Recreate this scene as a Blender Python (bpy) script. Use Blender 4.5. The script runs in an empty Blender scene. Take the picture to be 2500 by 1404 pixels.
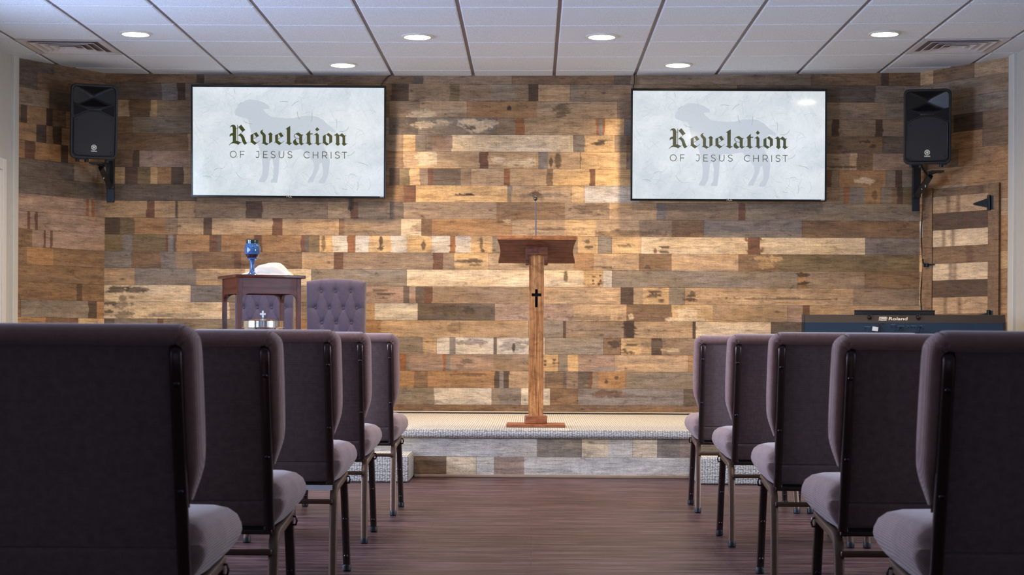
import bpy, bmesh, math, random
import numpy as np
from mathutils import Vector, Matrix
from mathutils.geometry import tessellate_polygon
from math import sin, cos, pi, radians, sqrt, exp, atan2
random.seed(7); rng = np.random.default_rng(7)
scene = bpy.context.scene
COL = scene.collection

# ---------------------------------------------------------------- camera, world, exposure
F = 4263.0; HY = 834.0; YAW = 0.0116; ROLL = 0.0055; EYE = 0.84
cd = bpy.data.cameras.new('camera'); cam = bpy.data.objects.new('camera', cd); COL.objects.link(cam)
cd.sensor_width = 36.0; cd.sensor_fit = 'HORIZONTAL'; cd.lens = F * 36.0 / 2500.0
cd.shift_y = (HY - 702.0) / 2500.0
cd.clip_start = 0.05; cd.clip_end = 60
cam.matrix_world = Matrix.Translation((0, 0, EYE)) @ Matrix.Rotation(YAW, 4, 'Z') @ Matrix.Rotation(pi/2, 4, 'X') @ Matrix.Rotation(ROLL, 4, 'Z')
cd.dof.use_dof = True; cd.dof.focus_distance = 9.5; cd.dof.aperture_fstop = 11.0
scene.camera = cam
w = bpy.data.worlds.new('world'); scene.world = w; w.use_nodes = True
w.node_tree.nodes['Background'].inputs[0].default_value = (0.45, 0.6, 1.0, 1)
w.node_tree.nodes['Background'].inputs[1].default_value = 0.35
vs = scene.view_settings
vs.view_transform = 'Standard'; vs.look = 'None'; vs.gamma = 1.0; vs.use_curve_mapping = False; vs.exposure = 0.0
CAN_W = 70.0          # watts of each ceiling can
CAN_COL = (1.0, 0.77, 0.53)
DAY_COL = (0.53, 0.66, 1.0)
DAY_LEFT = [6.0, 50.0, 330.0, 130.0]       # watts behind each side window
DAY_RIGHT = [25.0, 170.0]      # and behind each window of the right wall
DAY_REAR = 8.0      # watts behind each window at the back of the room

def area(name, loc, rot, sx, sy, power, col):
    l = bpy.data.lights.new(name, 'AREA'); l.shape = 'RECTANGLE'; l.size = sx; l.size_y = sy
    l.energy = power; l.color = col
    o = bpy.data.objects.new(name, l); o.location = loc; o.rotation_euler = rot; COL.objects.link(o)
    return o
XL, XR, YN = -3.715, 3.405, -3.0       # side walls and the wall behind the camera
WIN_L = [(0.4, 2.4), (3.4, 5.4), (6.4, 8.2), (8.8, 10.6)]
WIN_R = [(3.4, 5.4), (6.4, 8.6)]
WIN_N = [(-2.9, -1.0), (0.7, 2.6)]
for (a, b), pw_ in zip(WIN_L, DAY_LEFT):
    area('daylight', (XL - 0.35, (a+b)/2, 1.55), (0, -pi/2, 0), 1.4, b-a, pw_, DAY_COL)
for (a, b), pw_ in zip(WIN_R, DAY_RIGHT):
    area('daylight', (XR + 0.35, (a+b)/2, 1.55), (0, pi/2, 0), 1.4, b-a, pw_, (0.66, 0.78, 1.0))
for (a, b) in WIN_N:
    area('daylight', ((a+b)/2, YN - 0.35, 1.55), (pi/2, 0, 0), b-a, 1.4, DAY_REAR, DAY_COL)

# ---------------------------------------------------------------- pixel rays of the photograph
def ray(px, py):
    u, v = px - 1250.0, py - HY
    c, s = cos(ROLL), sin(ROLL)
    u, v = u*c + v*s, -u*s + v*c
    r = Vector((cos(YAW), sin(YAW), 0)); f = Vector((-sin(YAW), cos(YAW), 0))
    return r*(u/F) + f - Vector((0, 0, v/F))
def at(px, py, Y):
    d = ray(px, py); t = Y/d.y
    return Vector((d.x*t, Y, EYE + d.z*t))
def on_z(px, py, z):
    d = ray(px, py); t = (z-EYE)/d.z
    return Vector((d.x*t, d.y*t, z))
def s_on(px, py, P0, P1):
    d = ray(px, py); ex, ey = P1[0]-P0[0], P1[1]-P0[1]
    # P0 + s*e = t*d
    det = ex*(-d.y) - ey*(-d.x)
    s = ((-P0[0])*(-d.y) - (-P0[1])*(-d.x))/det
    return s*sqrt(ex*ex+ey*ey)

# ---------------------------------------------------------------- materials
def srgb(r, g, b):
    f = lambda c: (c/255/12.92) if c/255 <= 0.04045 else ((c/255+0.055)/1.055)**2.4
    return (f(r), f(g), f(b), 1.0)
class NT:
    def __init__(s, name):
        s.m = bpy.data.materials.new(name); s.m.use_nodes = True; s.t = s.m.node_tree
        s.b = s.t.nodes['Principled BSDF']
    def n(s, typ, **kw):
        x = s.t.nodes.new(typ)
        for k, v in kw.items():
            if k.startswith('i_'): x.inputs[int(k[2:]) if k[2:].isdigit() else k[2:].replace('_', ' ')].default_value = v
            else: setattr(x, k, v)
        return x
    def l(s, a, b): s.t.links.new(a, b)
    def coord(s, scale=(1, 1, 1), kind='Object'):
        tc = s.n('ShaderNodeTexCoord'); mp = s.n('ShaderNodeMapping'); mp.inputs['Scale'].default_value = scale
        s.l(tc.outputs[kind], mp.inputs['Vector']); return mp.outputs[0]
    def noise(s, vec, scale, detail=4, rough=0.55, dist=0.0):
        x = s.n('ShaderNodeTexNoise'); x.inputs['Scale'].default_value = scale; x.inputs['Detail'].default_value = detail
        x.inputs['Roughness'].default_value = rough; x.inputs['Distortion'].default_value = dist
        s.l(vec, x.inputs['Vector']); return x.outputs[0]
    def ramp(s, fac, stops):
        x = s.n('ShaderNodeValToRGB'); e = x.color_ramp.elements
        while len(e) < len(stops): e.new(0.5)
        for k, (p, c) in enumerate(stops): e[k].position = p; e[k].color = c
        s.l(fac, x.inputs[0]); return x.outputs[0]
    def mix(s, fac, a, b, mode='MIX'):
        x = s.n('ShaderNodeMix', data_type='RGBA', blend_type=mode)
        for sock, v in ((x.inputs[0], fac), (x.inputs[6], a), (x.inputs[7], b)):
            if isinstance(v, (int, float, tuple)): sock.default_value = v
            else: s.l(v, sock)
        return x.outputs[2]
    def math(s, op, a, b=None):
        x = s.n('ShaderNodeMath', operation=op)
        for sock, v in ((x.inputs[0], a), (x.inputs[1], b)):
            if v is None: continue
            if isinstance(v, (int, float)): sock.default_value = v
            else: s.l(v, sock)
        return x.outputs[0]
    def bump(s, h, strength=0.3, dist=0.002):
        x = s.n('ShaderNodeBump'); x.inputs['Strength'].default_value = strength; x.inputs['Distance'].default_value = dist
        s.l(h, x.inputs['Height']); s.l(x.outputs[0], s.b.inputs['Normal'])
    def base(s, c):
        if isinstance(c, tuple): s.b.inputs['Base Color'].default_value = c
        else: s.l(c, s.b.inputs['Base Color'])
    def set(s, rough=0.5, metal=0.0, spec=0.5, coat=0.0):
        s.b.inputs['Roughness'].default_value = rough; s.b.inputs['Metallic'].default_value = metal
        s.b.inputs['Specular IOR Level'].default_value = spec; s.b.inputs['Coat Weight'].default_value = coat
        return s.m
def plain(name, c, rough=0.5, metal=0.0, var=0.08, nscale=20, spec=0.5, bump=0.0, coat=0.0):
    t = NT(name); v = t.coord(); n = t.noise(v, nscale, 5)
    lo = tuple(x*(1-var) for x in c[:3])+(1,); hi = tuple(min(1, x*(1+var)) for x in c[:3])+(1,)
    t.base(t.ramp(n, [(0.3, lo), (0.7, hi)]))
    if bump: t.bump(t.noise(v, nscale*12, 3), bump, 0.001)
    return t.set(rough, metal, spec, coat)

def m_plank(name):
    t = NT(name); a = t.n('ShaderNodeAttribute', attribute_name='Col')
    v1 = t.coord((3.0, 3.0, 48.0)); g = t.noise(v1, 2.6, 9, 0.72, 0.5)
    v2 = t.coord((70.0, 70.0, 5.0)); saw = t.noise(v2, 1.6, 3, 0.6)
    v3 = t.coord((1.6, 1.6, 6.0)); blot = t.noise(v3, 4.0, 8, 0.75, 1.2)
    v5 = t.coord((1.0, 1.0, 17.0)); crk = t.noise(v5, 2.2, 6, 0.62, 0.35)
    v6 = t.coord((1.0, 1.0, 2.6)); peel = t.noise(v6, 9.0, 9, 0.8, 0.6)
    v4 = t.coord((1, 1, 1.6)); fine = t.noise(v4, 170.0, 4, 0.8)
    c = t.mix(0.85, a.outputs['Color'], t.ramp(g, [(0.3, (0.45, 0.41, 0.37, 1)), (0.46, (0.93, 0.91, 0.89, 1)), (0.72, (1.32, 1.30, 1.25, 1))]), 'MULTIPLY')
    c = t.mix(0.22, c, t.ramp(saw, [(0.35, (0.7, 0.7, 0.7, 1)), (0.65, (1.2, 1.2, 1.19, 1))]), 'MULTIPLY')
    c = t.mix(0.8, c, t.ramp(blot, [(0.32, (0.42, 0.39, 0.37, 1)), (0.45, (0.95, 0.95, 0.95, 1)), (0.68, (1.32, 1.3, 1.24, 1))]), 'MULTIPLY')
    c = t.mix(0.75, c, t.ramp(crk, [(0.482, (1, 1, 1, 1)), (0.496, (0.42, 0.36, 0.32, 1)), (0.505, (1, 1, 1, 1))]), 'MULTIPLY')
    c = t.mix(0.8, c, t.ramp(peel, [(0.33, (0.45, 0.41, 0.38, 1)), (0.39, (1, 1, 1, 1)), (0.62, (1, 1, 1, 1)), (0.66, (1.35, 1.33, 1.28, 1))]), 'MULTIPLY')
    c = t.mix(0.8, c, t.ramp(fine, [(0.32, (0.62, 0.62, 0.62, 1)), (0.68, (1.3, 1.3, 1.3, 1))]), 'MULTIPLY')
    t.base(c); t.bump(t.math('ADD', g, t.math('MULTIPLY', fine, 0.4)), 0.22, 0.002)
    return t.set(0.62, 0, 0.3)
def m_fabric(name, dark, light, period, axes=('X', 'Z'), rough=0.95, contrast=1.0):
    t = NT(name); tc = t.n('ShaderNodeTexCoord'); sp = t.n('ShaderNodeSeparateXYZ'); t.l(tc.outputs['Object'], sp.inputs[0])
    k = 2*pi/period; wv = None
    for ax in axes:
        q = t.math('ADD', t.math('MULTIPLY', t.math('SINE', t.math('MULTIPLY', sp.outputs[ax], k)), 0.5), 0.5)
        wv = q if wv is None else t.math('MULTIPLY', wv, q)
    n = t.noise(tc.outputs['Object'], 60, 4)
    fac = t.math('ADD', t.math('MULTIPLY', wv, 0.8*contrast), t.math('MULTIPLY', n, 0.35))
    t.base(t.mix(fac, dark, light)); t.bump(wv, 0.5, 0.0012)
    t.b.inputs['Sheen Weight'].default_value = 0.35; t.b.inputs['Sheen Roughness'].default_value = 0.5
    return t.set(rough, 0, 0.2)
def m_wood(name, dark, mid, light, axis='Z', scale=1.0, rough=0.45, coat=0.1, streak=40):
    t = NT(name); s = {'X': (2, streak, streak), 'Y': (streak, 2, streak), 'Z': (streak, streak, 2)}[axis]
    v = t.coord(tuple(q*scale for q in s)); g = t.noise(v, 1.6, 7, 0.65, 0.8)
    v2 = t.coord(); b = t.noise(v2, 14*scale, 4, 0.6, 1.5)
    c = t.ramp(g, [(0.3, dark), (0.5, mid), (0.72, light)])
    c = t.mix(0.8, c, t.ramp(b, [(0.33, (0.55, 0.5, 0.48, 1)), (0.52, (1, 1, 1, 1)), (0.7, (1.15, 1.12, 1.05, 1))]), 'MULTIPLY')
    t.base(c); t.bump(g, 0.3, 0.001); return t.set(rough, 0, 0.45, coat)

M = {}
M['plank'] = m_plank('reclaimed_planks')
M['wall_dark'] = plain('plank_gap', srgb(32, 25, 20), 0.9)
M['paint'] = plain('pale_wall_paint', srgb(186, 182, 172), 0.7, var=0.03)
M['trimpaint'] = plain('pale_trim_paint', srgb(205, 204, 194), 0.45, var=0.02)
M['doorpaint'] = plain('white_door_paint', srgb(215, 212, 205), 0.45, var=0.02)
t = NT('ceiling_tile'); v = t.coord(); n = t.noise(v, 170, 4, 0.7); n2 = t.noise(v, 600, 2, 0.6)
t.base(t.ramp(n, [(0.32, srgb(180, 190, 200)), (0.6, srgb(224, 232, 240))])); t.bump(t.math('ADD', n, n2), 0.5, 0.002); M['tile'] = t.set(0.9, 0, 0.2)
M['tee'] = plain('ceiling_tee', srgb(120, 112, 116), 0.6, var=0.04)
# floor: dark laminate, boards running left to right
t = NT('dark_laminate'); v = t.coord()
br = t.n('ShaderNodeTexBrick'); br.inputs['Scale'].default_value = 1.0; br.inputs['Brick Width'].default_value = 1.22; br.inputs['Row Height'].default_value = 0.152
br.inputs['Mortar Size'].default_value = 0.0012; br.offset = 0.37; br.inputs['Color1'].default_value = (0.9, 0.9, 0.9, 1); br.inputs['Color2'].default_value = (1.1, 1.1, 1.1, 1); br.inputs['Mortar'].default_value = (0.55, 0.55, 0.55, 1)
t.l(v, br.inputs['Vector'])
g = t.noise(t.coord((1.0, 13, 1)), 2.2, 9, 0.75, 0.3); g2 = t.noise(t.coord((2.2, 48, 1)), 2.4, 5, 0.75)
c = t.ramp(g, [(0.38, srgb(50, 34, 33)), (0.5, srgb(80, 57, 55)), (0.62, srgb(124, 95, 93))])
c = t.mix(1.0, c, br.outputs['Color'], 'MULTIPLY'); c = t.mix(0.6, c, t.ramp(g2, [(0.38, (0.6, 0.6, 0.6, 1)), (0.64, (1.3, 1.3, 1.3, 1))]), 'MULTIPLY')
sc = t.noise(t.coord((1, 4, 1)), 22, 3, 0.5); c = t.mix(t.ramp(sc, [(0.74, (0, 0, 0, 1)), (0.80, (0.5, 0.5, 0.5, 1))]), c, srgb(170, 150, 140))
t.base(c); t.bump(g, 0.15, 0.001); t.b.inputs['IOR'].default_value = 1.25; M['floor'] = t.set(0.36, 0, 0.22)
# carpets
def m_carpet(name, c1, c2, scl):
    t = NT(name); tc = t.n('ShaderNodeTexCoord'); vo = t.n('ShaderNodeTexVoronoi'); vo.inputs['Scale'].default_value = scl
    mp = t.n('ShaderNodeMapping'); mp.inputs['Scale'].default_value = (0.7, 1, 1.25); t.l(tc.outputs['Object'], mp.inputs[0]); t.l(mp.outputs[0], vo.inputs['Vector'])
    vo.inputs['Randomness'].default_value = 0.35
    t.base(t.ramp(vo.outputs['Distance'], [(0.1, c2), (0.62, c1)]))
    t.bump(t.math('SUBTRACT', 1.0, vo.outputs['Distance']), 1.0, 0.006); return t.set(0.95, 0, 0.1)
M['carpet'] = m_carpet('loop_pile_carpet', srgb(140, 134, 126), srgb(240, 234, 222), 95)
M['post'] = plain('bronze_tube', srgb(74, 58, 54), 0.28, 0.75, var=0.12, nscale=80, bump=0.1)
M['leg'] = plain('bronze_leg_tube', srgb(98, 74, 58), 0.38, 0.65, var=0.1, nscale=80, bump=0.1)
M['rubber'] = plain('black_rubber', srgb(22, 20, 22), 0.5)
M['screw'] = plain('dark_screw', srgb(70, 60, 60), 0.25, 0.9)
M['seatfab'] = m_fabric('mauve_seat_weave', srgb(104, 82, 82), srgb(190, 160, 158), 0.0062, ('Z', 'X'))
t = NT('mauve_seat_rib'); tc = t.n('ShaderNodeTexCoord'); sp = t.n('ShaderNodeSeparateXYZ'); t.l(tc.outputs['Object'], sp.inputs[0])
q_ = t.math('ADD', t.math('MULTIPLY', t.math('SINE', t.math('MULTIPLY', t.math('SUBTRACT', t.math('ABSOLUTE', sp.outputs['X']), sp.outputs['Z']), 2*pi/0.0058)), 0.5), 0.5)
t.base(t.mix(t.math('ADD', t.math('MULTIPLY', q_, 0.6), t.math('MULTIPLY', t.noise(tc.outputs['Object'], 60, 4), 0.5)), srgb(116, 88, 82), srgb(190, 158, 148))); t.bump(q_, 0.25, 0.001)
t.b.inputs['Sheen Weight'].default_value = 0.3; M['seatrib'] = t.set(0.95, 0, 0.2)
M['padfab'] = m_fabric('mauve_pad_weave', srgb(116, 82, 74), srgb(208, 164, 150), 0.0034, ('X', 'Z'), contrast=0.7)
M['backfab'] = m_fabric('grey_mauve_back_weave', srgb(60, 46, 46), srgb(174, 146, 140), 0.0034, ('X', 'Z'))
M['black'] = plain('black_plastic', srgb(17, 17, 19), 0.42, var=0.1, nscale=60, bump=0.15)
M['grille'] = None
t = NT('speaker_grille'); vo = t.n('ShaderNodeTexVoronoi'); vo.inputs['Scale'].default_value = 260; vo.inputs['Randomness'].default_value = 0.1
t.l(t.coord(), vo.inputs['Vector']); t.base(t.ramp(vo.outputs['Distance'], [(0.25, srgb(8, 8, 9)), (0.5, srgb(36, 36, 39))])); t.bump(vo.outputs['Distance'], 0.5, 0.001); M['grille'] = t.set(0.55, 0.3)
M['void'] = plain('dark_cavity', srgb(8, 8, 9), 0.9)
M['bezel'] = plain('gloss_black_bezel', srgb(16, 18, 17), 0.12, 0.2)
M['oak'] = m_wood('rustic_oak', srgb(112, 60, 28), srgb(198, 130, 72), srgb(236, 174, 106), 'Z', 1.0, 0.4, 0.15, 60)
M['oakdark'] = m_wood('dark_stained_oak', srgb(66, 34, 18), srgb(108, 60, 34), srgb(142, 84, 50), 'X', 1.0, 0.75, 0.0, 40)
M['oakmid'] = m_wood('reddish_oak', srgb(120, 62, 32), srgb(164, 96, 54), srgb(196, 128, 80), 'X', 1.0, 0.38, 0.25, 40)
M['mahog'] = m_wood('mahogany', srgb(52, 24, 20), srgb(84, 38, 30), srgb(108, 54, 42), 'Z', 0.7, 0.3, 0.3, 30)
M['mahogx'] = m_wood('mahogany_cross', srgb(52, 24, 20), srgb(88, 38, 28), srgb(114, 56, 40), 'X', 0.7, 0.3, 0.3, 30)
M['micmetal'] = plain('grey_mic_metal', srgb(96, 96, 100), 0.35, 0.8)
M['cloth'] = plain('white_cloth', srgb(250, 249, 246), 0.85, var=0.01)
M['silver'] = plain('polished_aluminium', srgb(225, 222, 214), 0.16, 1.0, var=0.03)
M['bluegl'] = plain('blue_glaze', srgb(52, 92, 140), 0.12, 0, var=0.45, nscale=60, coat=0.6)
M['greengl'] = plain('dark_green_glaze', srgb(34, 52, 34), 0.12, 0, var=0.3, nscale=60, coat=0.6)
M['browngl'] = plain('dark_brown_glaze', srgb(52, 34, 48), 0.15, 0, var=0.2, nscale=60, coat=0.5)
M['tuft'] = m_fabric('charcoal_linen', srgb(78, 70, 86), srgb(120, 110, 132), 0.003, ('X', 'Z'), contrast=0.4)
M['kbtop'] = plain('brown_black_case', srgb(50, 41, 39), 0.6, 0.0, spec=0.3)
M['kbblue'] = plain('dark_blue_case', srgb(26, 48, 66), 0.5)
M['kbwhite'] = plain('white_mark', srgb(226, 216, 204), 0.5, var=0.02)
M['steel'] = plain('dark_steel', srgb(40, 44, 50), 0.35, 0.7)
M['ventm'] = plain('vent_paint', srgb(196, 194, 196), 0.45, var=0.03)
M['cable'] = plain('black_cable', srgb(16, 18, 22), 0.4)
M['wcable'] = plain('cream_base_strip', srgb(214, 196, 168), 0.5)
M['paper'] = plain('white_card', srgb(228, 226, 222), 0.7, var=0.02)
M['shoe'] = plain('oak_shoe_moulding', srgb(170, 140, 112), 0.45)
def emis(name, c, strength, rough=0.12, spec=0.5):
    t = NT(name); t.base((0.01, 0.01, 0.012, 1)); t.b.inputs['Emission Color'].default_value = c; t.b.inputs['Emission Strength'].default_value = strength
    return t.set(rough, 0, spec)
M['lamp'] = emis('lit_lamp_lens', (1.0, 0.86, 0.66, 1), 45.0, 0.5)
SCR = 0.92
t = NT('lit_screen_paper'); v = t.coord(); n = t.noise(v, 3.2, 6, 0.7, 0.6); n2 = t.noise(v, 70, 4, 0.8)
c = t.ramp(n, [(0.3, srgb(206, 218, 224)), (0.62, srgb(236, 242, 247))]); c = t.mix(0.5, c, t.ramp(n2, [(0.3, (0.82, 0.84, 0.86, 1)), (0.6, (1, 1, 1, 1))]), 'MULTIPLY')
t.base((0.01, 0.01, 0.012, 1)); t.l(c, t.b.inputs['Emission Color']); t.b.inputs['Emission Strength'].default_value = SCR; M['screen'] = t.set(0.08, 0, 0.5)
M['lamb'] = emis('lit_screen_grey', srgb(202, 211, 221), SCR, 0.08)
M['ink'] = emis('lit_screen_dark_olive', srgb(62, 66, 22), 1.0, 0.08)
M['fibre'] = emis('lit_screen_fibre', srgb(150, 166, 150), SCR, 0.08)
M['fibre2'] = emis('lit_screen_pale_fibre', srgb(188, 202, 204), SCR, 0.08)
M['glow'] = emis('marking_white_glow', srgb(225, 225, 215), 0.5, 0.4)  # emission added to the white markings so they read bright; no lamps there

# ---------------------------------------------------------------- mesh helpers
def link(o, parent=None):
    COL.objects.link(o)
    if parent is not None: o.parent = parent
    return o
def tag(o, label=None, cat=None, group=None, kind=None):
    if label: o['label'] = label
    if cat: o['category'] = cat
    if group: o['group'] = group
    if kind: o['kind'] = kind
    return o
def thing(name, label, cat, loc=(0, 0, 0), rz=0.0, group=None):
    o = bpy.data.objects.new(name, None); o.empty_display_size = 0.1; o.location = loc; o.rotation_euler = (0, 0, rz)
    link(o); return tag(o, label, cat, group)
def obj(name, bm, mats, parent=None, smooth=False):
    me = bpy.data.meshes.new(name); bmesh.ops.recalc_face_normals(bm, faces=bm.faces); bm.to_mesh(me); bm.free()
    for m in (mats if isinstance(mats, (list, tuple)) else [mats]): me.materials.append(m)
    if smooth:
        me.polygons.foreach_set('use_smooth', [True]*len(me.polygons))
        if smooth != 'all': me.set_sharp_from_angle(angle=radians(38))
    return link(bpy.data.objects.new(name, me), parent)
def B(): return bmesh.new()
def add(bm, verts, faces, mi=0):
    vv = [bm.verts.new(v) for v in verts]
    for f in faces:
        try: fc = bm.faces.new([vv[i] for i in f]); fc.material_index = mi
        except ValueError: pass
    return vv
def box(bm, x0, x1, y0, y1, z0, z1, bev=0.0, mi=0, seg=2, M4=None):
    r = bmesh.ops.create_cube(bm, size=1.0); vs_ = r['verts']
    for v in vs_:
        v.co = Vector(((x0+x1)/2 + v.co.x*(x1-x0), (y0+y1)/2 + v.co.y*(y1-y0), (z0+z1)/2 + v.co.z*(z1-z0)))
    fs = list({f for v in vs_ for f in v.link_faces})
    for f in fs: f.material_index = mi
    if bev > 0:
        es = list({e for v in vs_ for e in v.link_edges})
        r = bmesh.ops.bevel(bm, geom=es, offset=bev, segments=seg, profile=0.5, affect='EDGES')
        vs_ = list({v for f in r['faces'] for v in f.verts} | {v for v in vs_ if v.is_valid})
        for f in r['faces']: f.material_index = mi
    if M4 is not None:
        allv = set(vs_)
        for v in list(vs_):
            for f in v.link_faces: allv.update(f.verts)
        for v in allv: v.co = M4 @ v.co
def frame_at(d):
    d = d.normalized(); up = Vector((0, 0, 1)) if abs(d.z) < 0.95 else Vector((0, 1, 0))
    a = d.cross(up).normalized(); b = a.cross(d).normalized(); return a, b
def tube(bm, pts, r, seg=10, mi=0, caps=True, ell=None, fixed=None, pw=1.0):
    """r: radius or list; ell: (ra, rb) per-section scale lists; fixed: (a, b) constant frame"""
    pts = [Vector(p) for p in pts]; n = len(pts); rings = []
    for i, p in enumerate(pts):
        d = (pts[min(i+1, n-1)] - pts[max(i-1, 0)])
        if fixed: a, b = Vector(fixed[0]), Vector(fixed[1])
        elif i == 0: a, b = frame_at(d)
        else:
            d = d.normalized(); a = (pa - d*pa.dot(d)).normalized(); b = a.cross(d).normalized()
            if b.dot(pb) < 0: b = -b
        pa, pb = a, b
        ri = r[i] if isinstance(r, (list, tuple)) else r
        ea, eb = (ell[i] if isinstance(ell, list) else ell) if ell else (1, 1)
        ring = []
        for k in range(seg):
            t_ = 2*pi*k/seg; cx, cy = cos(t_), sin(t_)
            if pw != 1.0: cx = math.copysign(abs(cx)**pw, cx); cy = math.copysign(abs(cy)**pw, cy)
            ring.append(bm.verts.new(p + a*(cx*ri*ea) + b*(cy*ri*eb)))
        rings.append(ring)
    for i in range(n-1):
        for k in range(seg):
            f = bm.faces.new([rings[i][k], rings[i][(k+1) % seg], rings[i+1][(k+1) % seg], rings[i+1][k]]); f.material_index = mi
    if caps:
        for rg in (rings[0], rings[-1]): f = bm.faces.new(rg); f.material_index = mi
def lathe(bm, prof, c=(0, 0, 0), seg=32, mi=0):
    rings = []
    for (r, z) in prof:
        if r < 1e-6: rings.append([bm.verts.new((c[0], c[1], c[2]+z))])
        else: rings.append([bm.verts.new((c[0]+r*cos(2*pi*k/seg), c[1]+r*sin(2*pi*k/seg), c[2]+z)) for k in range(seg)])
    for a, b in zip(rings, rings[1:]):
        for k in range(seg):
            k2 = (k+1) % seg
            if len(a) == 1 and len(b) == 1: continue
            q = [a[0], b[k], b[k2]] if len(a) == 1 else ([a[k], a[k2], b[0]] if len(b) == 1 else [a[k], a[k2], b[k2], b[k]])
            f = bm.faces.new(q); f.material_index = mi
def cyl(bm, p0, p1, r, seg=16, mi=0): tube(bm, [p0, p1], r, seg, mi)
def dome(bm, c, r, d, h, seg=12, mi=0):
    d = Vector(d).normalized(); a, b = frame_at(d); c = Vector(c); rings = []
    for j in range(4):
        t_ = j/4*pi/2; rings.append([bm.verts.new(c + (a*cos(2*pi*k/seg)+b*sin(2*pi*k/seg))*r*cos(t_) + d*h*sin(t_)) for k in range(seg)])
    top = bm.verts.new(c+d*h)
    for i in range(3):
        for k in range(seg): bm.faces.new([rings[i][k], rings[i][(k+1) % seg], rings[i+1][(k+1) % seg], rings[i+1][k]]).material_index = mi
    for k in range(seg): bm.faces.new([rings[3][k], rings[3][(k+1) % seg], top]).material_index = mi
def poly_flat(bm, pts2, place, mi=0):
    """fill a 2-D outline; place maps (x, y) -> 3-D"""
    tris = tessellate_polygon([[Vector((p[0], p[1], 0)) for p in pts2]])
    vv = [bm.verts.new(place(*p)) for p in pts2]
    for t_ in tris:
        try: bm.faces.new([vv[i] for i in t_]).material_index = mi
        except ValueError: pass
def prism(bm, pts2, place, depth_vec, mi=0):
    tris = tessellate_polygon([[Vector((p[0], p[1], 0)) for p in pts2]]); dv = Vector(depth_vec)
    a = [bm.verts.new(Vector(place(*p))) for p in pts2]; b = [bm.verts.new(Vector(place(*p))+dv) for p in pts2]
    for t_ in tris:
        for L in (a, b):
            try: bm.faces.new([L[i] for i in t_]).material_index = mi
            except ValueError: pass
    n = len(a)
    for i in range(n):
        try: bm.faces.new([a[i], a[(i+1) % n], b[(i+1) % n], b[i]]).material_index = mi
        except ValueError: pass
def stroke2(bm, pts, wdt, place, mi=0, closed=False):
    pts = [Vector((p[0], p[1])) for p in pts]; n = len(pts); L = []; R = []
    for i in range(n):
        p0 = pts[(i-1) % n] if (closed or i > 0) else pts[i]; p1 = pts[(i+1) % n] if (closed or i < n-1) else pts[i]
        d1 = (pts[i]-p0); d2 = (p1-pts[i]); d1 = d1.normalized() if d1.length > 1e-9 else d2.normalized(); d2 = d2.normalized() if d2.length > 1e-9 else d1
        nn = Vector((-(d1+d2).y, (d1+d2).x)); nn = nn.normalized() if nn.length > 1e-6 else Vector((-d1.y, d1.x))
        k = max(0.5, nn.dot(Vector((-d1.y, d1.x)))); nn = nn*(wdt/2/k)
        L.append(bm.verts.new(place(*(pts[i]+nn)))); R.append(bm.verts.new(place(*(pts[i]-nn))))
    for i in range(n if closed else n-1):
        j = (i+1) % n; bm.faces.new([L[i], L[j], R[j], R[i]]).material_index = mi
def text_mesh(name, body, size, mat, parent, loc, rot, extrude=0.0005, align='CENTER', shear=0.0, bold=0.0, sx=1.0):
    c = bpy.data.curves.new(name, 'FONT'); c.body = body; c.size = size; c.align_x = align; c.align_y = 'CENTER'; c.extrude = extrude; c.shear = shear; c.offset = bold
    o = bpy.data.objects.new(name, c); COL.objects.link(o); bpy.context.view_layer.update()
    me = bpy.data.meshes.new_from_object(o.evaluated_get(bpy.context.evaluated_depsgraph_get())); bpy.data.objects.remove(o)
    me.name = name; me.materials.clear(); me.materials.append(mat)
    r = bpy.data.objects.new(name, me); r.location = loc; r.rotation_euler = rot; r.scale = (sx, 1, 1); return link(r, parent)
def children(o): return [c for c in bpy.data.objects if c.parent == o]
def copy_tree(o, parent=None):
    c = o.copy(); COL.objects.link(c); c.parent = parent
    for ch in children(o): copy_tree(ch, c)
    return c

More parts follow.
